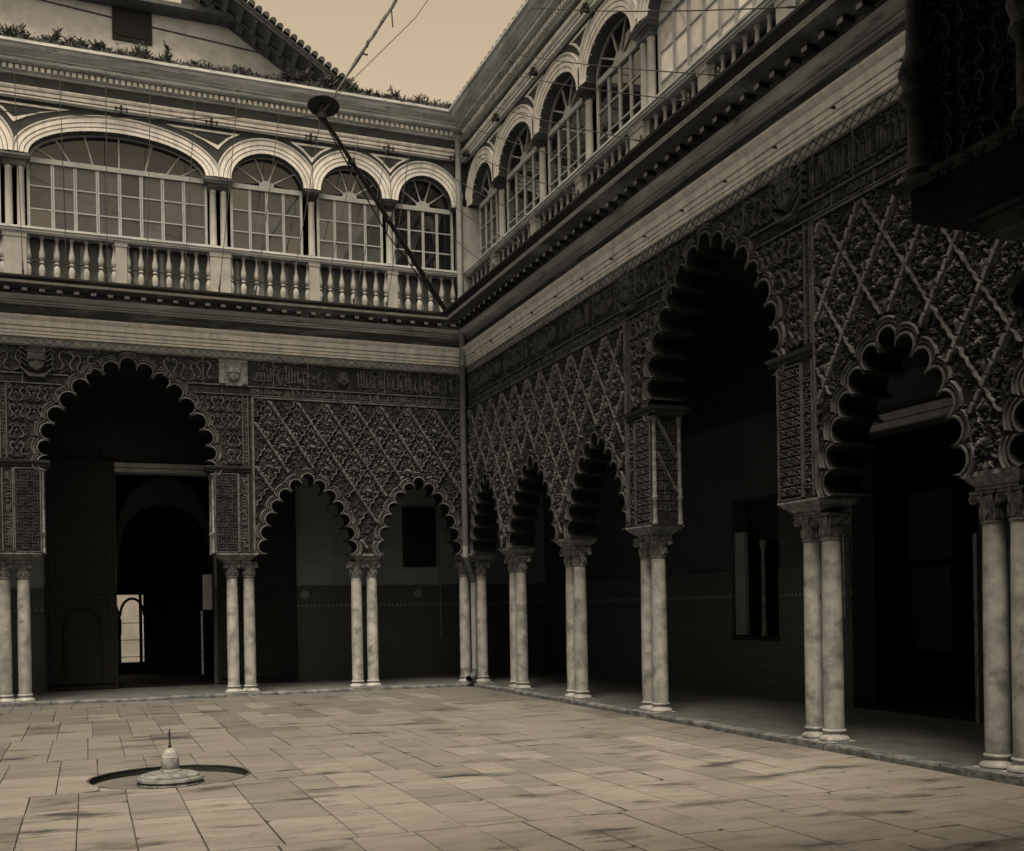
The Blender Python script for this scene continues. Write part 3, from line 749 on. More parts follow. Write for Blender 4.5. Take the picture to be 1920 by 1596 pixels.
    for bi, (cu, hw, e0, e1) in enumerate(bayspec):
        if e0 > umax: continue
        prof = [(0, -.03), (0, .012), (.065, .014), (.067, -.012), (.075, -.012), (.077, .026), (.14, .028), (.142, .0), (.152, .0), (.154, .04), (.225, .042), (.228, .012), (.245, .012), (.25, .045), (.268, .062), (.286, .045), (.29, .0)]
        zo = .001 * (bi % 2)
        mb = MB(); vs = []; m = 37
        for d, v in prof:
            for k in range(m):
                a = math.pi * k / (m - 1); vs.append(W(min(max(cu - (hw + d) * math.cos(a), e0 - .002), e1 + .002), vplane + v + zo, 10.02 + (.58 + d * .98) * math.sin(a)))
        mb.add(vs, [(i * m + k, i * m + k + 1, (i + 1) * m + k + 1, (i + 1) * m + k) for i in range(len(prof) - 1) for k in range(m - 1)])
        # intrados lining and flat springing blocks
        mb.obj('archivolt', 'white_moulding', root, smooth=50)
    for i, cu in enumerate(cols):
        if cu > umax: continue
        pair = cu in wide
        # framed triangle in the spandrel over the column
        bl = [b for b in bayspec if abs(b[3] - cu) < 1e-6]; br = [b for b in bayspec if abs(b[2] - cu) < 1e-6]
        wl = .95 if bl and bl[0][3] - bl[0][2] > 3 else .42; wr = .95 if br and br[0][3] - br[0][2] > 3 else .42
        mb = MB()
        def side(wd, ins):
            k = (wd - ins * 2.6) / wd
            return [(wd * k, 10.90 - ins * .75), (wd * k * .55, 10.79 - ins * .1), (wd * k * .25, 10.68 + ins * .35)]
        def tri(ins): return [(-a, b) for a, b in side(wl, ins)] + [(0, 10.55 + ins * 1.6)] + side(wr, ins)[::-1]
        t0, t1 = tri(0), tri(.05); n = len(t0)
        vs = []
        for h in (0, .022):
            for t in (t0, t1): vs += [F(cu + a, b2, vplane + h) for a, b2 in t]
        mb.add(vs, [(2 * n + k, 2 * n + (k + 1) % n, 3 * n + (k + 1) % n, 3 * n + k) for k in range(n)] + [(k, (k + 1) % n, 2 * n + (k + 1) % n, 2 * n + k) for k in range(n)] + [(n + k, n + (k + 1) % n, 3 * n + (k + 1) % n, 3 * n + k) for k in range(n)])
        mb.obj('spandrel_triangle', 'white_moulding', root)
        # dark capital block and shafts
        hc = .24 if pair else .12
        mb = MB(); frustum(mb, W, cu - hc + .06, cu + hc - .06, -.3, -.16, [(9.80, 0), (9.83, .02), (9.835, .005), (9.88, .03), (9.90, .05), (9.905, .065), (9.95, .075), (9.955, .085), (10.0, .09)])
        mb.obj('upper_capital', 'deck_dark' if not pair else 'grime_dark', root)
        for d in ((-.1, .1) if pair else (0,)):
            x, y, _ = W(cu + d, -.23, 0)
            mb = MB(); mb.lathe([(.085, Z_RAIL), (.085, Z_RAIL + .03), (.07, Z_RAIL + .05), (.076, Z_RAIL + .07), (.066, Z_RAIL + .09), (.066, 9.2), (.06, 9.74), (.068, 9.755), (.068, 9.775), (.056, 9.79), (.075, 9.81)], 14, c=(x, y, 0))
            mb.obj('upper_column', 'white_plaster', root, smooth=40)
        # iron stud on the spandrel
    # windows
    for bi, (cu, hw, e0, e1) in enumerate(bayspec):
        if e0 > umax: continue
        build_window(W, root, cu, (e1 - e0) / 2 - (.12 if e0 not in wide and e1 not in wide else .2), hw, windows[root.name](bi), (e1 - e0) > 3, rnd)
    # balustrade
    rail = MB()
    vb = -.1
    rail = sweep(W, [(vb - .12, 8.53), (vb + .11, 8.53), (vb + .11, 8.555), (vb + .13, 8.56), (vb + .13, 8.60), (vb + .15, 8.605), (vb + .15, 8.64), (vb + .1, 8.66), (vb - .25, 8.661)], L, .0, L)
    bal = rail.obj('balustrade', 'upper_cornice', root, fix=False)
    mb = MB(); x0, x1 = W(.02, vb, 8.07), W(min(umax, L), vb, 8.07); mb.tube([x0, x1], .013, 6); mb.obj('iron_rail', 'iron', bal)
    peds = [(c, .19 if c in wide else .1) for c in cols] + [(b[0], .1) for b in bayspec if b[3] - b[2] > 3]
    peds.sort()
    xs = [(-.1, .1)] + peds + [(L, .1)]
    for c, h in peds:
        if c > umax: continue
        mb = MB(); frustum(mb, W, c - h, c + h, vb - .1, vb + .09, [(Z_DECK, .012), (Z_DECK + .04, .012), (Z_DECK + .045, 0), (8.45, 0), (8.455, .01), (8.5, .014), (8.535, .014)])
        mb.obj('pedestal', 'white_plaster', bal)
    for (c0, h0), (c1, h1) in zip(xs[:-1], xs[1:]):
        a, b = c0 + h0, c1 - h1; n = max(2, round((b - a) / .245))
        for k in range(n + 1):
            u = a + (b - a) * k / n
            if 0 < k < n or True:
                if u > umax or u < .12: continue
                if k in (0, n): u += .02 if k == 0 else -.02
                x, y, _ = W(u, vb, 0); o = link('baluster', BALM, bal); o.location = (x, y, Z_DECK); o.rotation_euler.z = rnd.random() * 6
    # apron boards behind the balusters
    mb = MB(); mb.box(F, .1, min(L - .1, umax), Z_DECK, 8.64, -.36, -.33); 
    mb.obj('apron', 'apron_board', root)
    mb = MB(); u = .35
    while u < umax: mb.box(F, u, u + .07, Z_DECK, 8.5, -.33, -.31); u += .47
    mb.obj('apron_batten', 'painted_wood', root, kind='stuff')

def build_window(W, root, cu, hwf, hwa, style, wide, rnd):
    F = lambda a, b, h: W(a, h, b)
    v0, v1 = -.34, -.28; vg = -.31
    zb, zt = 8.6, 9.93; n = 8 if wide else 4
    mb = MB()
    mb.box(F, cu - hwf, cu - hwf + .05, zb, zt + .09, v0, v1); mb.box(F, cu + hwf - .05, cu + hwf, zb, zt + .09, v0, v1)
    mb.box(F, cu - hwf + .05, cu + hwf - .05, zb, zb + .07, v0, v1)
    mb.box(F, cu - hwf + .05, cu + hwf - .05, zt - .0, zt + .09, v0 - .01, v1 + .015)
    ia, ib = cu - hwf + .05, cu + hwf - .05; cw = (ib - ia) / n; panes = []
    t = .028; rows = 3
    rh = (zt - zb - .07) / rows
    for i in range(n):
        a, b = ia + i * cw, ia + (i + 1) * cw
        tt = .03 if wide else .026
        if i: mb.box(F, a - tt, a - .003, zb + .07, zt, v0 + .005, v1 - .005); mb.box(F, a + .003, a + tt, zb + .07, zt, v0 + .005, v1 - .005)
        for r in range(rows):
            z0, z1 = zb + .07 + r * rh, zb + .07 + (r + 1) * rh
            l, rr = a + (tt if i else 0), b - (tt if i < n - 1 else 0)
            if r: mb.box(F, l, rr, z0 - .011, z0 + .011, v0 + .015, v1 - .01)
            panes.append((l, rr, z0 + (.011 if r else 0), z1 - (.011 if r < rows - 1 else 0)))
    # fanlight
    zf = zt + .09; top = lambda s, k: (cu + hwa * 1.03 * s, 0)
    N = 24
    ell = lambda a: (cu - (hwa + .05) * math.cos(a), zf - .02 + (10.66 - zf) * math.sin(a))
    arcs = []
    ring = [ell(math.pi * k / N) for k in range(N + 1)]
    vs = []
    for h in (v0, v1):
        for (u, z) in ring: vs += [F(u, z, h), F(cu + (u - cu) * .94, zf + (z - zf) * .9, h)]
    m = 2 * (N + 1)
    mb.add(vs, [(m + 2 * k, m + 2 * k + 1, m + 2 * k + 3, m + 2 * k + 2) for k in range(N)] + [(2 * k + 1, 2 * k + 3, m + 2 * k + 3, m + 2 * k + 1) for k in range(N)])
    fans = []
    if wide:
        nb = 7; ks = [math.pi * (k + 1) / (nb + 1) for k in range(nb)]
        foot = lambda a: (cu - (hwa - .15) * math.cos(a) * .86, zf)
    else:
        nb = 4; ks = [math.pi * (k + 1) / (nb + 1) for k in range(nb)]
        foot = lambda a: (cu - .14 * math.cos(a), zf + .11 * math.sin(a))
        vs = []; hh = 12
        for h in (v0, v1 + .004): vs += [F(cu - .15 * math.cos(math.pi * k / hh), zf + .12 * math.sin(math.pi * k / hh), h) for k in range(hh + 1)]
        mb.add(vs, [tuple(range(hh + 1, 2 * hh + 2))] + [(k, k + 1, hh + 2 + k, hh + 1 + k) for k in range(hh)])
    ends = []
    for a in ks:
        p, q = foot(a), ell(a); d = Vector((q[0] - p[0], q[1] - p[1])).normalized(); nn = Vector((-d.y, d.x)) * .013
        vs = [F(x + s * nn.x, y + s * nn.y, h) for h in (v0 + .01, v1 - .008) for (x, y) in (p, q) for s in (-1, 1)]
        mb.add(vs, [(0, 1, 3, 2), (4, 6, 7, 5), (0, 4, 5, 1), (1, 5, 7, 3), (3, 7, 6, 2), (2, 6, 4, 0)])
    wnd = mb.obj('window', 'painted_wood', root)
    out_n = Vector(W(0, 1, 0)) - Vector(W(0, 0, 0))
    def pane(pts, mname):
        ps = [Vector(F(a, b, vg)) for a, b in pts]
        nrm = (ps[1] - ps[0]).cross(ps[2] - ps[1])
        if nrm.dot(out_n) < 0: ps = ps[::-1]
        p = MB(); p.add(ps, [tuple(range(len(ps)))]); p.obj('pane', mname, wnd, fix=False)
    base = {'painted_reflection': 'painted_reflection_glass', 'painted_sky': 'painted_sky_glass'}.get(style, 'clear_glass')
    for i, (l, r, z0, z1) in enumerate(panes):
        mn = base
        if style == 'painted_reflection' and rnd.random() < .12: mn = 'clear_glass'
        if style == 'dark' and False: mn = 'clear_glass'
        pane([(l, z0), (r, z0), (r, z1), (l, z1)], mn)
    aa = [0] + ks + [math.pi]
    for a0, a1 in zip(aa[:-1], aa[1:]):
        pts = []
        f0 = (cu - hwa, zf) if a0 == 0 else foot(a0); f1 = (cu + hwa, zf) if a1 == math.pi else foot(a1)
        pts = [f0] + [ell(a0 + (a1 - a0) * k / 5) for k in range(6)] + [f1]
        if a0 == 0: pts = [f0] + pts[2:]
        if a1 == math.pi: pts = pts[:-2] + [f1]
        pane(pts, 'painted_reflection_dark_glass' if style == 'painted_reflection' else base)

# ------------------------------------------------------------------ wing data
root_shields = {'arcade_wing': [(4.77, 'framed'), (8.24, 'dark'), (2.63, 'boss')],
                'arcade_wing.001': [(7.19, 'darkframed'), (11.02, 'darkframed'), (4.46, 'boss'), (1.85, 'boss')]}
sebka_spec = {'arcade_wing': (.56, .84), 'arcade_wing.001': (.62, .90)}
panels = {'arcade_wing': [(.05, 4.42)], 'arcade_wing.001': [(.05, 7.04), (11.44, 16.4)]}
windows = {'arcade_wing': lambda i: 'dark' if i == 0 else 'painted_reflection', 'arcade_wing.001': lambda i: 'painted_sky' if i == 4 else 'clear'}

def bigarch(c, hw, j0, j1):
    a = Arch(c, hw, True); a.jamb = (j0, j1); return a
def wingA(): 
    big = bigarch(6.68, 1.575, 5.17, 8.19)
    arches = [Arch(1.085, .88), Arch(3.37, .96), Arch(2 * 6.68 - 3.37, .96), Arch(2 * 6.68 - 1.085, .88)]
    piers = [(2.21, 1.96, 2.42, 's'), (4.67, 4.34, 5.17, 'big'), (8.69, 8.19, 9.02, 'big'), (11.15, 10.94, 11.4, 's')]
    return big, arches, piers, ([1.56, 3.16, 4.97, 8.56, 10.2, 11.8], {4.97, 8.56})
def wingB():
    big = bigarch(9.23, 1.575, 7.74, 10.72)
    arches = [Arch(1.0, .80), Arch(3.34, 1.06), Arch(5.95, 1.04)]
    arches += [Arch(12.55, 1.0), Arch(2 * 9.23 - 3.34, 1.06), Arch(2 * 9.23 - 1.0, .8)]
    piers = [(2.02, 1.79, 2.27, 's'), (4.64, 4.41, 4.90, 's'), (7.30, 6.98, 7.74, 'big'), (11.16, 10.72, 11.5, 'big'), (13.78, 13.56, 14.05, 's'), (16.44, 16.2, 16.66, 's')]
    return big, arches, piers, ([1.6, 3.6, 5.5, 7.45, 11.0, 12.95, 14.9, 16.85], {7.45, 11.0})

rA = empty('arcade_wing'); tag(rA, 'carved two-storey arcade wing at the back of the court with one wide lobed arch', 'building')
rB = empty('arcade_wing.001'); tag(rB, 'carved two-storey arcade wing receding along the right side of the court', 'building')
rC = empty('arcade_wing.002', (-6.68, -LB, 0)); tag(rC, 'dark near arcade pier and impost cut off at the upper right corner', 'building')
rD = empty('arcade_wing.003', (-LA, -9, 0)); tag(rD, 'plain unseen arcade wing closing the left side of the court', 'building')
for r in (rC, rD): r.location = (0, 0, 0)
rnd = random.Random(3)
bg_, ar_, pi_, up_ = wingA()
build_wing(WA, LA, rA, pi_, ar_, bg_, True, 9.6, -.5, up_, rnd)
bg2, ar2, pi2, up2 = wingB()
build_wing(WB, LB, rB, pi2, ar2, bg2, True, 16.6, .002, up2, rnd)
bgC = bigarch(6.68, 1.575, 5.09, 8.19)
build_wing(WC, LA, rC, pi_, ar_, bgC, False, 9.6, -.5, up_, rnd)
build_wing(WD, LB, rD, pi2, ar2, bg2, False, 9.6, .002, up2, rnd)  # unseen left wing, massed in to keep sky light out of the galleries

# corner pier: columns and impost shared by the two wings
for x, y in ((-.05, .25), (.25, .02), (.25, .25)): column(x, y, rA)
mb = MB(); frustum(mb, lambda u, v, z: (u, v, z), -.10, .42, -.06, .42, [(2.60, .02), (2.625, .02), (2.627, .005), (2.64, .03), (2.665, .05), (2.668, .06), (2.69, .075), (2.72, .10), (2.722, .11), (2.758, .11)])
mb.obj('impost', 'carved_stone', rA)

# near pier of the camera-side wing
for c in (4.50, 8.69):
    mb = MB(); e0, e1 = (4.2, 5.09) if c < 6 else (8.19, 9.02)
    frustum(mb, WC, e0 + .17, e1 - .17, -.39, -.11, [(2.70, .0), (2.74, .02), (2.743, .005), (2.76, .03), (2.785, .06), (2.788, .075), (2.81, .085), (2.812, .1), (2.855, .15), (2.858, .17), (2.89, .19)])
    mb.obj('impost', 'carved_stone', rC)
    for d in (-.16, .16): column(-(c + d), -LB - .25, rC)
for j, side in ((5.09, -1),):
    for v in (-.045, -.455):
        x, y, _ = WC(j, v, 0)
        mb = MB(); mb.lathe([(.05, 2.88), (.055, 2.9), (.04, 2.92), (.04, 3.1), (.06, 3.13), (.05, 3.16), (.065, 3.2), (.05, 3.24), (.04, 3.28), (.04, 4.2), (.05, 4.3)], 12, c=(x, y, 0)); mb.obj('colonnette', 'carved_stone', rC, smooth=40)
    mb = MB(); arabesque(mb, lambda a, b, h: WC(j + h, a, b), -.44, -.07, 2.85, 4.25, .11, rnd=rnd, h=.012); mb.obj('jamb_arabesque', 'stucco_relief', rC, kind='stuff')
    mb = MB(); arabesque(mb, lambda a, b, h: WC(a, -.5 - h, b), 4.4, 5.05, 2.9, 4.25, .12, rnd=rnd, h=.012); mb.obj('arabesque_panel', 'stucco_relief', rC, kind='stuff')

# ------------------------------------------------------------------ galleries behind the arcades
def gallery_back(W, L, root, openings, room=True):
    """back wall at v=-3 with door/window openings (u0,u1,z0,z1)"""
    F = lambda a, b, h: W(a, h, b)
    us = sorted({-3.0, L + 3.0} | {o[0] for o in openings} | {o[1] for o in openings})
    wall, dado, high = MB(), MB(), MB()
    for a, b in zip(us[:-1], us[1:]):
        op = [o for o in openings if o[0] <= a + 1e-6 and o[1] >= b - 1e-6]
        z = 0.0
        segs = []
        for o in op: segs.append((z, o[2])); z = o[3]
        segs.append((z, 7.4))
        for z0, z1 in segs:
            if z1 - z0 < .01: continue
            if z0 < 4.75: wall.box(F, a, b, z0, min(z1, 4.75), -3.4, -3.0)
            if z1 > 4.75: high.box(F, a, b, max(z0, 4.75), z1, -3.4, -2.99)
            if z0 < 2.2: dado.box(F, a, b, max(z0, .06), min(z1, 2.2), -3.0, -2.975)
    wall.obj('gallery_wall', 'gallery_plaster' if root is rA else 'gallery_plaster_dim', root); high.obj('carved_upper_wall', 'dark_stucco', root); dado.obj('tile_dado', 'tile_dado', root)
    mb = MB()
    for a, b in zip(us[:-1], us[1:]):
        if any(o[0] <= a + 1e-6 and o[1] >= b - 1e-6 and o[2] < 1.7 < o[3] for o in openings): continue
        u = a + .03
        while u < b - .05:
            mb.add([F(u, 1.72, -2.973), F(u + .07, 1.72, -2.973), F(u + .035, 1.8, -2.973)], [(0, 1, 2)]); u += .1
    mb.obj('tile_border', 'gallery_plaster', root, kind='stuff')
FA = lambda a, b, h: WA(a, h, b)
FB = lambda a, b, h: WB(a, h, b)
gallery_back(WA, LA, rA, [(4.86, 6.87, 0.0, 4.64)])
gallery_back(WB, LB, rB, [(5.2, 6.55, 1.05, 3.4), (8.33, 10.72, 0.0, 4.02)])
for Wx, Lx, rx in ((WC, LA, rC), (WD, LB, rD)):
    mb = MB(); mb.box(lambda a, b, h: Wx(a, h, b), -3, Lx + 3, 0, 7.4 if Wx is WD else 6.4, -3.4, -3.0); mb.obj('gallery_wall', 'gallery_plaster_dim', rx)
# great door of the back wing: lintel, leaf folded open, jamb strip, wicket
mb = MB(); mb.box(FA, 4.8, 6.9, 4.64, 4.72, -3.0, -2.9); mb.box(FA, 4.8, 6.9, 4.735, 4.83, -3.0, -2.88); mb.obj('door_lintel', 'white_plaster', rA)
mb = MB(); mb.box(FA, 6.88, 8.25, .08, 4.85, -2.96, -2.86); leaf = mb.obj('door_leaf', 'dark_wood', rA)
mb = MB()
for a, b in ((6.95, 7.03), (8.1, 8.18)): mb.box(FA, a, b, .2, 4.7, -2.86, -2.82)
for z in (.2, 1.95, 4.6): mb.box(FA, 7.03, 8.1, z, z + .09, -2.86, -2.825)
for k in range(5):
    for q in range(8): mb.box(FA, 7.12 + k * .19, 7.27 + k * .19, 2.15 + q * .3, 2.39 + q * .3, -2.86, -2.84)
mb.obj('door_panel', 'dark_wood', leaf)
mb = MB(); mb.tube([FA(7.2, .3, -2.84), FA(7.2, 1.4, -2.84)] + [FA(7.55 - .35 * math.cos(math.pi * k / 10), 1.4 + .4 * math.sin(math.pi * k / 10), -2.84) for k in range(11)] + [FA(7.9, .3, -2.84)], .035, 6); mb.obj('wicket_frame', 'dark_wood', leaf)
mb = MB(); mb.box(FA, 4.93, 5.12, 1.7, 2.46, -2.97, -2.93); mb.obj('plaster_patch', 'white_plaster', rA)
mb = MB(); mb.box(FA, 5.13, 5.17, .3, 1.68, -2.97, -2.94); mb.obj('door_jamb', 'pale_shield', rA)
mb = MB()                                                    # horseshoe arch inside the door
ring = []
for k in range(25):
    a = math.pi * (k / 24) * 1.16 - .25; ring.append(a)
vs = []
for h in (-3.35, -3.25):
    for a in ring: vs += [FA(5.87 + .93 * math.cos(a), 3.0 + 1.0 * math.sin(a), h), FA(5.87 + 1.02 * math.cos(a), 3.0 + 1.6 * max(math.sin(a), -.3), h)]
n = len(ring) * 2
mb.add(vs, [(n + 2 * k, n + 2 * k + 1, n + 2 * k + 3, n + 2 * k + 2) for k in range(24)] + [(2 * k, 2 * k + 2, n + 2 * k + 2, n + 2 * k) for k in range(24)])
mb.obj('inner_arch', 'room_dark', rA)
# medallions on the dado, picture, window of the right gallery
for u in (2.9, .25):
    mb = MB(); mb.lathe([(.0, 0), (.10, 0), (.10, .02), (.075, .03), (.0, .03)], 18, cap=False)
    o = mb.obj('dado_medallion', 'gallery_plaster', rA); o.matrix_world = frame_matrix(WA, u, 2.0, -2.975)
mb = MB(); mb.box(FA, 3.1, 4.82, .08, 4.85, -2.96, -2.86); leaf = mb.obj('door_leaf', 'dark_wood', rA)
mb = MB()
for a, b in ((3.18, 3.26), (4.66, 4.74)): mb.box(FA, a, b, .2, 4.7, -2.86, -2.82)
for z in (.2, 1.95, 4.6): mb.box(FA, 3.26, 4.66, z, z + .09, -2.86, -2.825)
mb.obj('door_panel', 'dark_wood', leaf)
mb = MB(); mb.box(FA, -.2, .6, 2.62, 4.0, -3.0, -2.95); mb.obj('wall_painting', 'dark_wood', rA)
mb = MB(); mb.box(FA, -.30, -.27, .95, 2.8, -2.97, -2.9); mb.obj('door_edge', 'pale_shield', rA)
mb = MB(); mb.box(FB, 5.2, 5.5, 1.08, 2.85, -3.12, -3.05); mb.obj('shutter', 'gallery_plaster', rB)
mb = MB(); mb.lathe([(.06, 1.06), (.06, 1.12), (.04, 1.16), (.035, 2.5), (.06, 2.6), (.07, 2.68)], 10, c=FB(5.9, 0, -3.15)); mb.obj('window_colonnette', 'carved_stone', rB, smooth=40)
mb = MB(); mb.box(FB, 5.2, 6.55, 2.68, 3.4, -3.38, -3.3); mb.obj('window_board', 'dark_wood', rB)
mb = MB(); mb.box(FB, 5.2, 6.55, 1.0, 1.06, -3.4, -2.95); mb.obj('window_sill', 'dark_wood', rB)
mb = MB(); mb.box(FB, 8.2, 10.85, 4.02, 4.1, -3.0, -2.9); mb.box(FB, 8.2, 10.85, 4.115, 4.22, -3.0, -2.88); mb.obj('door_lintel', 'white_plaster', rB)
mb = MB(); mb.box(FB, 10.72, 10.78, .06, 2.45, -2.97, -2.9); mb.box(FB, 8.26, 8.3, 1.4, 2.6, -2.97, -2.88); mb.obj('door_jamb', 'pale_shield', rB)
mb = MB(); mb.box(FB, 8.55, 9.4, 2.2, 3.2, -3.9, -3.85); mb.box(FB, 8.6, 9.35, .9, 2.1, -3.9, -3.86); mb.obj('inner_door', 'dark_wood', rB)
# rooms behind the doors
mb = MB()
def room(a0, a1, h0, h1, F, hole=None):
    mb.box(F, a0 - .2, a0, 0, 6, h1, h0); mb.box(F, a1, a1 + .2, 0, 6, h1, h0); mb.box(F, a0, a1, 5.8, 6, h1, h0); mb.box(F, a0, a1, -.2, .05, h1, h0)
    if hole:
        x0, x1, z0, z1 = hole
        mb.box(F, a0, x0, 0.05, 5.8, h1 - .2, h1); mb.box(F, x1, a1, 0.05, 5.8, h1 - .2, h1); mb.box(F, x0, x1, z1, 5.8, h1 - .2, h1); mb.box(F, x0, x1, 0.05, z0, h1 - .2, h1)
    else: mb.box(F, a0, a1, 0.05, 5.8, h1 - .2, h1)
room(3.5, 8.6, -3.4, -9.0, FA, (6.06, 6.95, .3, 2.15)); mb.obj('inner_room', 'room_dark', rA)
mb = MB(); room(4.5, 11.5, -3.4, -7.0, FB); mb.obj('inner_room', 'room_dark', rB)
mb = MB(); mb.box(FA, 6.1, 6.18, .3, 2.15, -9.06, -9.0)      # grille before the far opening
for z in (.5, .95, 1.4): mb.tube([FA(6.0, z, -9.03), FA(7.0, z, -9.03)], .01, 5)
mb.tube([FA(6.68, .3, -9.03), FA(6.68, 1.6, -9.03)], .045, 8); mb.box(FA, 6.62, 6.74, 1.1, 1.5, -9.07, -8.99)
for c in (6.35, 7.0):
    mb.tube([FA(c - .3 * math.cos(math.pi * k / 12), 1.6 + .45 * math.sin(math.pi * k / 12), -9.03) for k in range(13)], .035, 6)
mb.box(FA, 6.0, 7.0, .28, .36, -9.08, -8.98)
mb.obj('far_grille', 'iron', rA)
far = MB(); far.box(FA, 3, 10, -.1, 2.6, -15.2, -15.0); fo = far.obj('garden_wall', 'far_wall'); tag(fo, 'pale sunlit wall seen far through the great doorway', 'wall')

# ------------------------------------------------------------------ ground
FX, FY, FR = -6.72, -9.95, .76
bm = bmesh.new()
outer = [bm.verts.new(p) for p in ((-60, -60, -.016), (60, -60, -.016), (60, 60, -.016), (-60, 60, -.016))]
circ = [bm.verts.new((FX + FR * math.cos(2 * math.pi * k / 48), FY + FR * math.sin(2 * math.pi * k / 48), -.03)) for k in range(48)]
ed = [bm.edges.new((outer[i], outer[(i + 1) % 4])) for i in range(4)] + [bm.edges.new((circ[i], circ[(i + 1) % 48])) for i in range(48)]
bmesh.ops.triangle_fill(bm, edges=ed, use_beauty=True)
for f in [f for f in bm.faces if (f.calc_center_median().xy - Vector((FX, FY))).length < FR * .95 and all((v.co.xy - Vector((FX, FY))).length < FR * 1.02 for v in f.verts)]: bm.faces.remove(f)
bmesh.ops.recalc_face_normals(bm, faces=bm.faces)
gr = bm_obj(bm, 'courtyard_floor', 'mortar', None); tag(gr, kind='structure')

farmb = {}
def slab(x0, x1, y0, y1, name, material, parent, z=0.0, rr=None, ch=.008, join=False):
    rr = rr or rnd
    j = lambda s=.004: rr.uniform(-s, s)
    zc = z + j(.003)
    c = [(x0 + abs(j()), y0 + abs(j())), (x1 - abs(j()), y0 + abs(j())), (x1 - abs(j()), y1 - abs(j())), (x0 + abs(j()), y1 - abs(j()))]
    # a nibble out of a corner now and then
    if rr.random() < .5:
        k = rr.randrange(4); p = c[k]; a = c[k - 1]; b = c[(k + 1) % 4]; s = rr.uniform(.02, .08)
        def to(p, q, s):
            d = math.dist(p, q) or 1; return (p[0] + (q[0] - p[0]) * s / d, p[1] + (q[1] - p[1]) * s / d)
        c = c[:k] + [to(p, a, s), to(p, b, s * rr.uniform(.5, 1.2))] + c[k + 1:]
    cx, cy = sum(p[0] for p in c) / len(c), sum(p[1] for p in c) / len(c); n = len(c)
    def inn(p):
        d = math.dist(p, (cx, cy)); k = rr.uniform(.004, .010) / d; return (p[0] + (cx - p[0]) * k, p[1] + (cy - p[1]) * k)
    ins = [inn(p) for p in c]
    zs = [zc + j(.003) for _ in c]
    m = farmb.setdefault(material, MB()) if join else MB()
    m.add([(p[0], p[1], z - .05) for p in c] + [(p[0], p[1], q - ch) for p, q in zip(c, zs)] + [(p[0], p[1], q) for p, q in zip(ins, zs)],
                    [(i, (i + 1) % n, n + (i + 1) % n, n + i) for i in range(n)] + [(n + i, n + (i + 1) % n, 2 * n + (i + 1) % n, 2 * n + i) for i in range(n)] + [tuple(2 * n + i for i in range(n))])
    if join: return None
    o = m.obj(name, material, parent); o.data.materials.append(MATS['floor_edge'])
    for i, pg in enumerate(o.data.polygons): pg.material_index = 1 if i < 2 * n else 0
    return o
def in_view(x, y):
    # wedge of floor the picture shows
    dx, dy = x + 7.459, y + 21.04
    D = dx * fw.x + dy * fw.y; Lx = dx * rt.x + dy * rt.y
    return D > 5.9 and -.52 < Lx / D < .53
cutter = None
rs = random.Random(11)
rest = []
restmb = MB(); nslab = 0
def paved(x):
    st = []
    while x < -.02:
        x1 = min(x + rs.uniform(.36, .52), -.02)
        if -.02 - x1 < .25: x1 = -.02
        st.append((x, x1)); x = x1
    return st
ybands = [-18.4, -13.6, -10.6, -8.2, -5.9, -3.4, -1.2, -.03]
for ya, yb in zip(ybands[:-1], ybands[1:]):
    for (xa, xb) in paved(-13.2 - rs.uniform(0, .3)):
        prev = ya
        while prev < yb - .01:
            y1 = min(prev + rs.uniform(.55, 1.25), yb)
            if yb - y1 < .38: y1 = yb
            cxm, cym = (xa + xb) / 2, (prev + y1) / 2
            g = .001
            if (in_view(cxm, cym) or in_view(xa, y1) or in_view(xb, y1)) and cym > -17.3:
                far_ = (cym + 15) / 15                              # random slab tones, weighted so near brightness and far shade sit in the colour
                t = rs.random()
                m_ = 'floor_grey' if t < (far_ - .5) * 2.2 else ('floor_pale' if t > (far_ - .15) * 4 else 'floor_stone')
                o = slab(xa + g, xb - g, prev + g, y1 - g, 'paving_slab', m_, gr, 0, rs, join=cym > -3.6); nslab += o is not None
                qx = min(max(FX, xa), xb); qy = min(max(FY, prev), y1)
                if math.hypot(qx - FX, qy - FY) < FR:
                    if cutter is None:
                        cm = MB(); cm.lathe([(FR, -.5), (FR, .5)], 48, c=(FX, FY, 0)); cutter = cm.obj('cutter', 'mortar')
                    md = o.modifiers.new('b', 'BOOLEAN'); md.operation = 'DIFFERENCE'; md.object = cutter; md.solver = 'EXACT'
                    rest.append(o)
            else:
                restmb.box(ID, xa + g, xb - g, prev + g, y1 - g, -.05, 0)
            prev = y1
dg = bpy.context.evaluated_depsgraph_get()
for o in rest:
    me = bpy.data.meshes.new_from_object(o.evaluated_get(dg)); o.modifiers.clear(); o.data = me
    if not me.materials: me.materials.append(MATS['floor_stone'])
for o in [o for o in rest if len(o.data.polygons) == 0]: bpy.data.objects.remove(o)
if cutter: bpy.data.objects.remove(cutter)
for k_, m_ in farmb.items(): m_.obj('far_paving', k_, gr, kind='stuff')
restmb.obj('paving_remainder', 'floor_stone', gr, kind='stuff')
print('SLABS', nslab, flush=True)

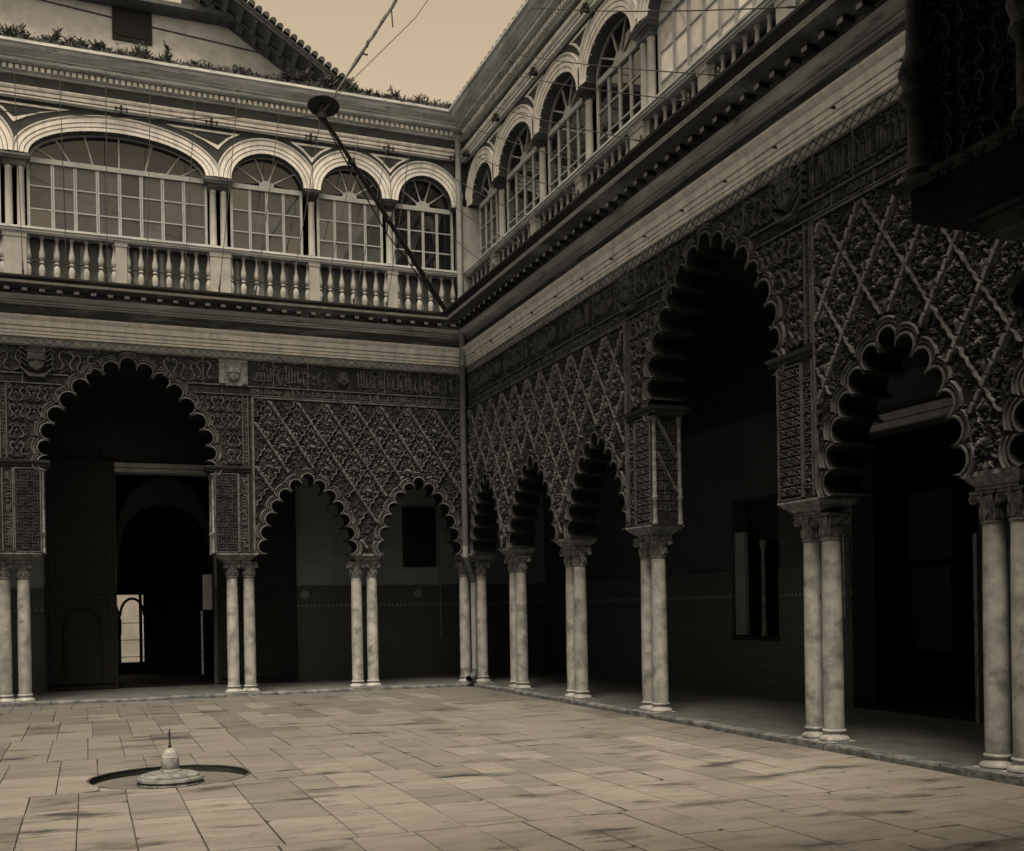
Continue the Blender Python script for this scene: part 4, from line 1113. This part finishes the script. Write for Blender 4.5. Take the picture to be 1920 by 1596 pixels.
# kerb and raised gallery floor, round the court
gf = MB()
gf.box(ID, -LA - 3.0, 3.0, .12, 3.0, -.05, .062); gf.box(ID, .12, 3.0, -LB - 3, .12, -.05, .062)
gf.box(ID, -LA - 3.0, .12, -LB - 3, -LB - .12, -.05, .062); gf.box(ID, -LA - 3, -LA - .12, -LB - .12, .12, -.05, .062)
go = gf.obj('gallery_floor', 'gallery_floor'); tag(go, kind='structure')
kb = empty('kerb'); tag(kb, kind='structure')
def kerbrow(W, L, u0, u1, m='kerb_stone'):
    u = u0
    while u < u1:
        ln = rs.uniform(.55, 1.1); b = min(u + ln, u1); q = MB(); j = rs.uniform(-.012, .012); zz = .066 + rs.uniform(-.006, .004)
        def P(a, bb, h): return W(a, h, bb)
        vs = [W(u + .004, -.13, -.04), W(b - .004, -.13, -.04), W(b - .004, .005 + j, -.04), W(u + .004, .005 + j, -.04),
              W(u + .004, .005 + j, zz - .02), W(b - .004, .005 + j, zz - .02 - rs.uniform(0, .01)), W(b - .006, -.01 + j, zz), W(u + .006, -.01 + j, zz), W(b - .004, -.13, zz), W(u + .004, -.13, zz)]
        q.add(vs, [(3, 2, 5, 4), (4, 5, 6, 7), (7, 6, 8, 9), (0, 3, 4, 7, 9), (1, 8, 6, 5, 2)]); q.obj('kerb_stone', m, kb); u = b
kerbrow(WA, LA, .01, 9.6); kerbrow(WB, LB, .14, 16.8)
q = MB(); q.box(ID, -LA, -9.6, 0, .13, -.04, .06); q.box(ID, 0, .13, -LB, -16.8, -.04, .06); q.box(ID, -LA, 0, -LB - .13, -LB, -.04, .06); q.box(ID, -LA - .13, -LA, -LB, 0, -.04, .06); q.obj('kerb_remainder', 'kerb_stone', kb, kind='stuff')
# plinth blocks under the column pairs, standing a little proud of the kerb
def plinth(W, c, root):
    q = MB()
    for d in (-.165, .165):
        q.box(lambda a, b, h: W(a, h, b), c + d - .162, c + d + .162, -.02, .074, -.42, .03)
    q.obj('plinth', 'carved_stone', root)
for c, *_ in pi_:
    if c < 9.6: plinth(WA, c, rA)
for c, *_ in pi2: plinth(WB, c, rB)

# ------------------------------------------------------------------ fountain
f = empty('fountain', (FX, FY, 0)); tag(f, 'small low stone fountain with domed jet in a round sunken basin', 'fountain')
mb = MB(); mb.lathe([(.005, -.07), (FR + .001, -.07)], 48, cap=False); mb.obj('basin_floor', 'floor_grey', f)
mb = MB(); mb.lathe([(FR - .006, -.004), (FR - .004, .003), (FR + .016, .004), (FR + .018, .0)], 48, cap=False); mb.obj('basin_lip', 'mortar_dark', f)
mb = MB(); mb.lathe([(FR + .002, -.075), (FR + .002, -.02), (FR + .002, -.003)], 48, cap=False); mb.obj('basin_rim', 'deck_dark', f, smooth=30)
mb = MB(); mb.lathe([(.32, -.072), (.325, -.06), (.31, -.05), (.31, -.035), (.325, -.025), (.318, -.005), (.29, .005), (.285, .02), (.24, .035), (.12, .05), (.09, .052)], 40); mb.obj('base', 'carved_stone', f, smooth=40)
mb = MB(); mb.lathe([(.098, .045), (.10, .06), (.095, .072), (.083, .075), (.088, .085), (.09, .13), (.086, .175), (.08, .178), (.084, .186), (.078, .195), (.072, .222), (.055, .25), (.032, .272), (.014, .282)], 28); mb.obj('dome', 'marble', f, smooth=40)
mb = MB(); mb.lathe([(.012, .278), (.016, .29), (.018, .302), (.01, .312), (.008, .325), (.014, .333), (.007, .342), (.007, .36), (.012, .368), (.006, .376), (.009, .40), (.011, .42), (.007, .45), (.001, .475)], 10); mb.obj('jet_nozzle', 'iron', f, smooth=40)

# ------------------------------------------------------------------ down-pipe in the corner
mb = MB(); mb.box(ID, -.05, .5, -.05, .5, 7.55, 10.0); mb.obj('corner_pier', 'white_plaster', rA)
dp = empty('downpipe', (-.13, -.13, 0)); tag(dp, 'tall pale rain pipe running down the corner between the two wings', 'pipe'); dp.location = (0, 0, 0)
mb = MB(); mb.tube([(-.14, -.09, 11.35), (-.14, -.09, 7.56)], .062, 14); mb.obj('upper_pipe', 'pipe_pale', dp, smooth=40)
mb = MB(); mb.tube([(-.19, -.19, 7.42), (-.17, -.17, 7.3), (-.15, -.15, 7.2), (-.15, -.15, 6.62)], .062, 14); mb.obj('pipe_section', 'pipe_pale', dp, smooth=40)
mb = MB(); mb.tube([(-.15, -.15, 6.615), (-.15, -.15, 2.92)], .066, 14)
for z in (6.6, 4.6): mb.lathe([(.068, z), (.074, z + .01), (.074, z + .04), (.068, z + .05)], 14, c=(-.15, -.15, 0))
mb.obj('pipe_section', 'pipe_dark', dp, smooth=40)
mb = MB(); mb.tube([(-.15, -.15, 2.92), (-.15, -.15, 2.68)], .064, 14); mb.obj('pipe_section', 'pipe_pale', dp, smooth=40)
mb = MB(); mb.tube([(-.15, -.15, 2.68), (-.12, -.13, 2.58), (.05, .03, 2.28), (.08, .06, 2.18)], .06, 12); mb.obj('elbow', 'pipe_dark', dp, smooth=40)
mb = MB(); mb.tube([(.08, .06, 2.2), (.08, .06, .3)], .056, 14); mb.obj('lower_pipe', 'pipe_pale', dp, smooth=40)
mb = MB(); mb.tube([(.08, .06, .36), (.08, .06, .27), (.04, .02, .2), (-.05, -.06, .17), (-.12, -.13, .16)], [.062, .066, .07, .07, .072], 14, cap=False); mb.obj('spout', 'pipe_dark', dp, smooth=40)

# ------------------------------------------------------------------ weeds along the back eave
mb = MB(); rw = random.Random(5)
clumps = [(rw.uniform(-.2, 10.3), rw.uniform(.05, .3), rw.choice((.06, .08, .12, .16, .26))) for _ in range(85)]
def leaf(u, v, z, sc):
    a = rw.uniform(0, 6.3); wdt = rw.uniform(.008, .026) * sc
    p = Vector(WA(u, v, z)); d = Vector((math.cos(a), math.sin(a), rw.uniform(-.5, .5))) * wdt
    top = p + Vector((rw.uniform(-.09, .09), rw.uniform(-.06, .06), rw.uniform(.01, .1))) * sc
    mb.add([p - d, p + d, top + d * .5, top - d * .3], [(0, 1, 2, 3)])
for k in range(5200):
    u = rw.uniform(-.3, 10.5); leaf(u, rw.uniform(.1, .44), 11.8 + abs(rw.gauss(0, .045)) + .03 * math.sin(u * 3.1), .8)
for cu_, cr, chh in clumps:
    if cu_ < 2.2: chh *= .6
    for k in range(int(30 + 260 * chh)):
        t = rw.random(); leaf(cu_ + rw.gauss(0, cr * .45) * (1.1 - .6 * t), rw.uniform(.12, .42), 11.84 + chh * t, .7 + .6 * rw.random())
wo = mb.obj('eave_weeds', 'weed_leaf', None, fix=False); tag(wo, 'dark weeds and moss growing along the eave of the back wing', 'weeds', kind='stuff')
tm = MB(); 
for k in range(7): 
    a0 = math.pi * k / 6; tm.v += [(.085 * math.cos(a0), .0, .07 * math.sin(a0)), (.085 * math.cos(a0), .5, .07 * math.sin(a0) + .08)]
tm.f = [(2 * k, 2 * k + 1, 2 * k + 3, 2 * k + 2) for k in range(6)] + [tuple(2 * k for k in range(7))]
TILE = tm.mesh('eave_tile', 'mossy_tile', 40)
for k in range(52):
    o = link('eave_tile', TILE, rA); o.location = (.4 - k * .2, -.42, 11.81)
for k in range(70):
    o = link('eave_tile', TILE, rB); o.location = (-.42, -.5 - k * .2, 11.80); o.rotation_euler.z = -math.pi / 2

# ------------------------------------------------------------------ hall with a tiled gable behind the back wing
gb = empty('gabled_hall', (-5, 5, 0)); tag(gb, 'pale plastered hall with tiled raking eave rising behind the back wing', 'building'); gb.location = (0, 0, 0)
GY = 5.0
bm = slab_poly(lambda u, v, z: (u, GY - v, z), [(-16, 11.5), (-.6, 11.5), (-.6, 13.4), (-3.97, 15.56), (-16, 16.3)], -4, 0); bm_obj(bm, 'wall', 'gable_plaster', gb)
dx, dz = 3.3, -2.12                                         # direction of the rake
nrm = Vector((-dz, 0, dx)).normalized()
def Rk(a, b, h): return (-3.97 + dx * a + nrm.x * h, GY - b, 15.56 + dz * a + nrm.z * h)   # a along the rake 0..1, b out from wall, h up
mb = MB(); mb.box(Rk, -.35, .93, -3.0, 1.25, .0, .08); roof = mb.obj('roof', 'eave_wood', gb)
mb = MB(); mb.box(Rk, -.35, .93, .5, .56, -.05, .0); mb.box(Rk, -.35, .93, 1.16, 1.22, -.05, .0); mb.box(Rk, -.35, .93, .0, .06, -.08, .0); mb.obj('eave_batten', 'eave_wood', gb)
brk = MB(); brk.box(ID, -.05, .05, -.6, 0, -.12, 0); BRK = brk.mesh('eave_bracket', 'eave_wood')
for k in range(13):
    a = -.28 + k * .095
    mb = MB(); mb.box(Rk, a, a + .03, .56, 1.14, -.10, -.0); mb.obj('eave_bracket', 'eave_wood', gb)
    mb = MB(); mb.box(Rk, a + .01, a + .05, .08, .42, -.06, .0); mb.obj('eave_bracket', 'stucco_rib', gb)
for k in range(27):
    a = -.33 + k * .048
    mb = MB(); vs = []
    for b in (1.32, .2):
        for q in range(7): th = math.pi * q / 6; vs.append(Rk(a + .021 * math.cos(th), b, .08 + .11 * math.sin(th)))
    mb.add(vs, [(q, q + 1, q + 8, q + 7) for q in range(6)] + [tuple(range(7))]); mb.obj('roof_tile', 'mossy_tile', gb)
mb = MB(); mb.box(lambda a, b, h: (a, GY - h, b), -6.71, -5.84, 14.83, 16.0, .0, .04); mb.box(lambda a, b, h: (a, GY - h, b), -6.6, -5.95, 14.93, 16.0, .04, .06); mb.obj('window', 'dark_wood', gb)
mb = MB(); mb.box(lambda a, b, h: (a, GY - h, b), -12, -3.97, 15.58, 15.68, .0, .5); mb.obj('front_eave', 'eave_wood', gb)
mb = MB(); mb.tube([(-9.0, GY - .03, 15.5), (-6.4, GY - .03, 15.3), (-3.4, GY - .03, 15.1)], .012, 5); mb.obj('wall_wire', 'iron', gb)

# ------------------------------------------------------------------ lamp arm reaching out of the corner, with its disc shade and stay
lp = empty('lamp_arm', (-.76, -.76, 7.55)); tag(lp, 'long dark lamp arm with a disc shade leaning out of the corner', 'lamp'); lp.location = (0, 0, 0)
A0, A1 = Vector((-.66, -.66, 7.62)), Vector((-3.75, -3.75, 9.72))
mb = MB(); mb.tube([A0, A0.lerp(A1, .5), A1], [.05, .045, .032], 10); mb.obj('arm', 'iron', lp, smooth=40)
mb = MB(); mid = A0.lerp(A1, .52)
mb.tube([A0 + Vector((-.05, .1, .1)), mid + Vector((-.02, .03, -.26)), A1 + Vector((0, 0, -.06))], .012, 6)
mb.tube([mid + Vector((0, 0, .02)), mid + Vector((-.02, .03, -.27))], .012, 6); mb.tube([A0.lerp(A1, .2), A0.lerp(A1, .2) + Vector((-.02, .03, -.2))], .012, 6); mb.obj('truss_wire', 'iron', lp)
mb = MB()
for t in (.2, .52, .8): 
    p = A0.lerp(A1, t); mb.lathe([(.05, -.05), (.065, -.03), (.065, .03), (.05, .05)], 10, c=p)
mb.obj('arm_clamp', 'iron', lp)
dc = Vector((-3.72, -3.70, 9.90))
mb = MB(); mb.lathe([(.01, -.015), (.255, -.012), (.262, 0), (.255, .012), (.06, .03), (.05, .08), (.01, .09)], 36); o = mb.obj('disc_shade', 'iron', lp, smooth=40); o.location = dc; o.rotation_euler = (R(-13), R(3), 0)
mb = MB(); mb.lathe([(.02, -.26), (.07, -.22), (.08, -.16), (.05, -.1), (.03, 0)], 14); o = mb.obj('lamp_body', 'iron', lp, smooth=40); o.location = dc + Vector((-.03, -.02, .0))
mb = MB(); mb.tube([dc + Vector((-.17, 0, 0)), dc + Vector((-.17, 0, .11))], .02, 8); mb.obj('shade_knob', 'iron', lp)
S0 = A1 + Vector((-.02, 0, 0)); S1 = Vector((-2.63, -4.10, 11.55))
mb = MB(); mb.tube([S0, S0.lerp(S1, .35), S0.lerp(S1, .5), S0.lerp(S1, .62)], [.012, .016, .034, .022], 8); mb.obj('stay_rod', 'pipe_dark', lp, smooth=40)
mb = MB(); rr = random.Random(2); pts = [S0.lerp(S1, .62 + 1.1 * t / 24) + Vector((rr.uniform(-.012, .012), rr.uniform(-.012, .012), 0)) for t in range(25)]
mb.tube(pts, [.018 + .012 * rr.random() for _ in pts], 6)
for k in range(3):
    mb.tube([p + Vector((.02 * math.cos(i * 1.7 + k * 2), .02 * math.sin(i * 1.7 + k * 2), 0)) for i, p in enumerate(pts)], .01, 5)
mb.obj('rope_lashing', 'pipe_dark', lp)
mb = MB(); mb.tube([dc + Vector((.05, 0, .02)), Vector((-2.2, -3.95, 11.5)), Vector((-1.6, -4.1, 12.4))], .006, 5)
mb.tube([S0.lerp(S1, .98) , S0.lerp(S1, .98) + Vector((.02, 0, -.32))], .012, 5); mb.tube([S0.lerp(S1, .56), S0.lerp(S1, .56) + Vector((.1, -.03, -.02))], .015, 6); mb.obj('stay_wire', 'iron', lp)
mb = MB(); mb.tube([A1 + Vector((-.02, 0, -.02)), Vector((-6.4, -2.2, 9.93)), Vector((-9.3, -.6, 10.35))], .008, 5); mb.obj('guy_wire', 'iron', lp)

# ------------------------------------------------------------------ curtain rods and awning wires
def rod(W, z, u0, u1, v, clamps, label):
    r = empty('curtain_rod'); tag(r, label, 'rod')
    mb = MB(); mb.tube([W(u0, v, z), W(u1, v, z)], .014, 8); mb.obj('bar', 'pipe_pale', r)
    mb = MB(); mb.tube([W(u0, v + .02, z + .035), W(u1, v + .02, z + .035)], .006, 6); mb.obj('pull_cord', 'iron', r)
    F = lambda a, b, h: W(a, h, b)
    for u in clamps:
        mb = MB(); mb.box(F, u - .02, u + .02, z - .03, z + .1, -.02, v + .03); mb.box(F, u - .12, u + .12, z + .03, z + .05, v, v + .03); mb.box(F, u - .11, u - .08, z - .02, z + .06, v, v + .03); mb.box(F, u + .08, u + .11, z - .02, z + .06, v, v + .03)
        mb.obj('clamp', 'iron', r)
    return r
rod(WA, 10.955, .12, 9.4, .06, (6.72, 5.1, 3.2, 1.62, .2), 'long thin curtain rod clamped above the arches of the back wing')
rod(WB, 10.955, .12, 16.5, .06, (.35, 2.05, 3.9, 6.0, 8.0), 'long thin curtain rod clamped above the arches of the right wing')
ordn = ['first', 'second', 'third', 'fourth', 'fifth', 'sixth', 'seventh', 'eighth', 'ninth', 'tenth', 'eleventh', 'twelfth']
HOOK = MB(); HOOK.lathe([(.008, -.03), (.016, -.02), (.016, .03), (.02, .035), (.02, .07), (.008, .09)], 8); HOOKM = HOOK.mesh('hook', 'iron')
def wire(p0, p1, label, group):
    w_ = empty('awning_wire', p1); tag(w_, label, 'wire', group)
    d0 = Vector(p0) - Vector(p1)
    mb = MB(); pts = [d0 * (1 - t / 8) + Vector((0, 0, -.05 * math.sin(math.pi * t / 8))) for t in range(9)]
    mb.tube(pts, .0075, 5); mb.obj('strand', 'iron', w_)
    h = link('hook', HOOKM, w_)
    h2 = MB(); h2.tube([d0.normalized() * .05, d0.normalized() * .2], .014, 6); h2.obj('turnbuckle', 'iron', w_)
ga = [(-1.70, 8.765, -1.90), (-1.96, 9.69, -2.56), (-2.35, 10.9, -3.16), (-3.10, 11.15, -3.78), (-3.88, 11.2, -4.43), (-4.66, 11.4, -5.09), (-5.44, 11.24, -5.72), (-6.23, 11.21, -6.36), (-6.99, 11.45, -7.03), (-7.76, 11.25, -7.70), (-8.5, 11.3, -8.4)]
ga[0] = (-1.3, 10.9, -1.90); ga[1] = (-1.75, 10.9, -2.56)
for i, (xt, zt, xb) in enumerate(ga):
    wire((xt, -.5, zt), (xb, -.74, 7.58), f'{ordn[i]} thin wire from the corner across the back wing windows', 'awning wires before the back wing')
gbw = []
for yb in (-3.6, -4.8, -5.85, -7.06, -8.0, -8.95, -10.1, -10.75, -12.2):
    yt = min(yb + 7.2, -.9); gbw.append((yt, 7.58 + .534 * (yt - yb), yb))
for i, (yt, zt, yb) in enumerate(gbw):
    wire((-.55, yt, zt), (-.74, yb, 7.58), f'{ordn[i]} thin slanting wire from the corner across the right wing windows', 'awning wires before the right wing')
# small hooks under the white architrave of the right wing
for k in range(14):
    mb = MB(); F = FB; u = .7 + k * 1.02
    mb.box(F, u - .008, u + .008, 6.785, 6.81, .06, .12); mb.box(F, u - .03, u + .03, 6.79, 6.8, .11, .12); mb.obj('architrave_hook', 'iron', rB)
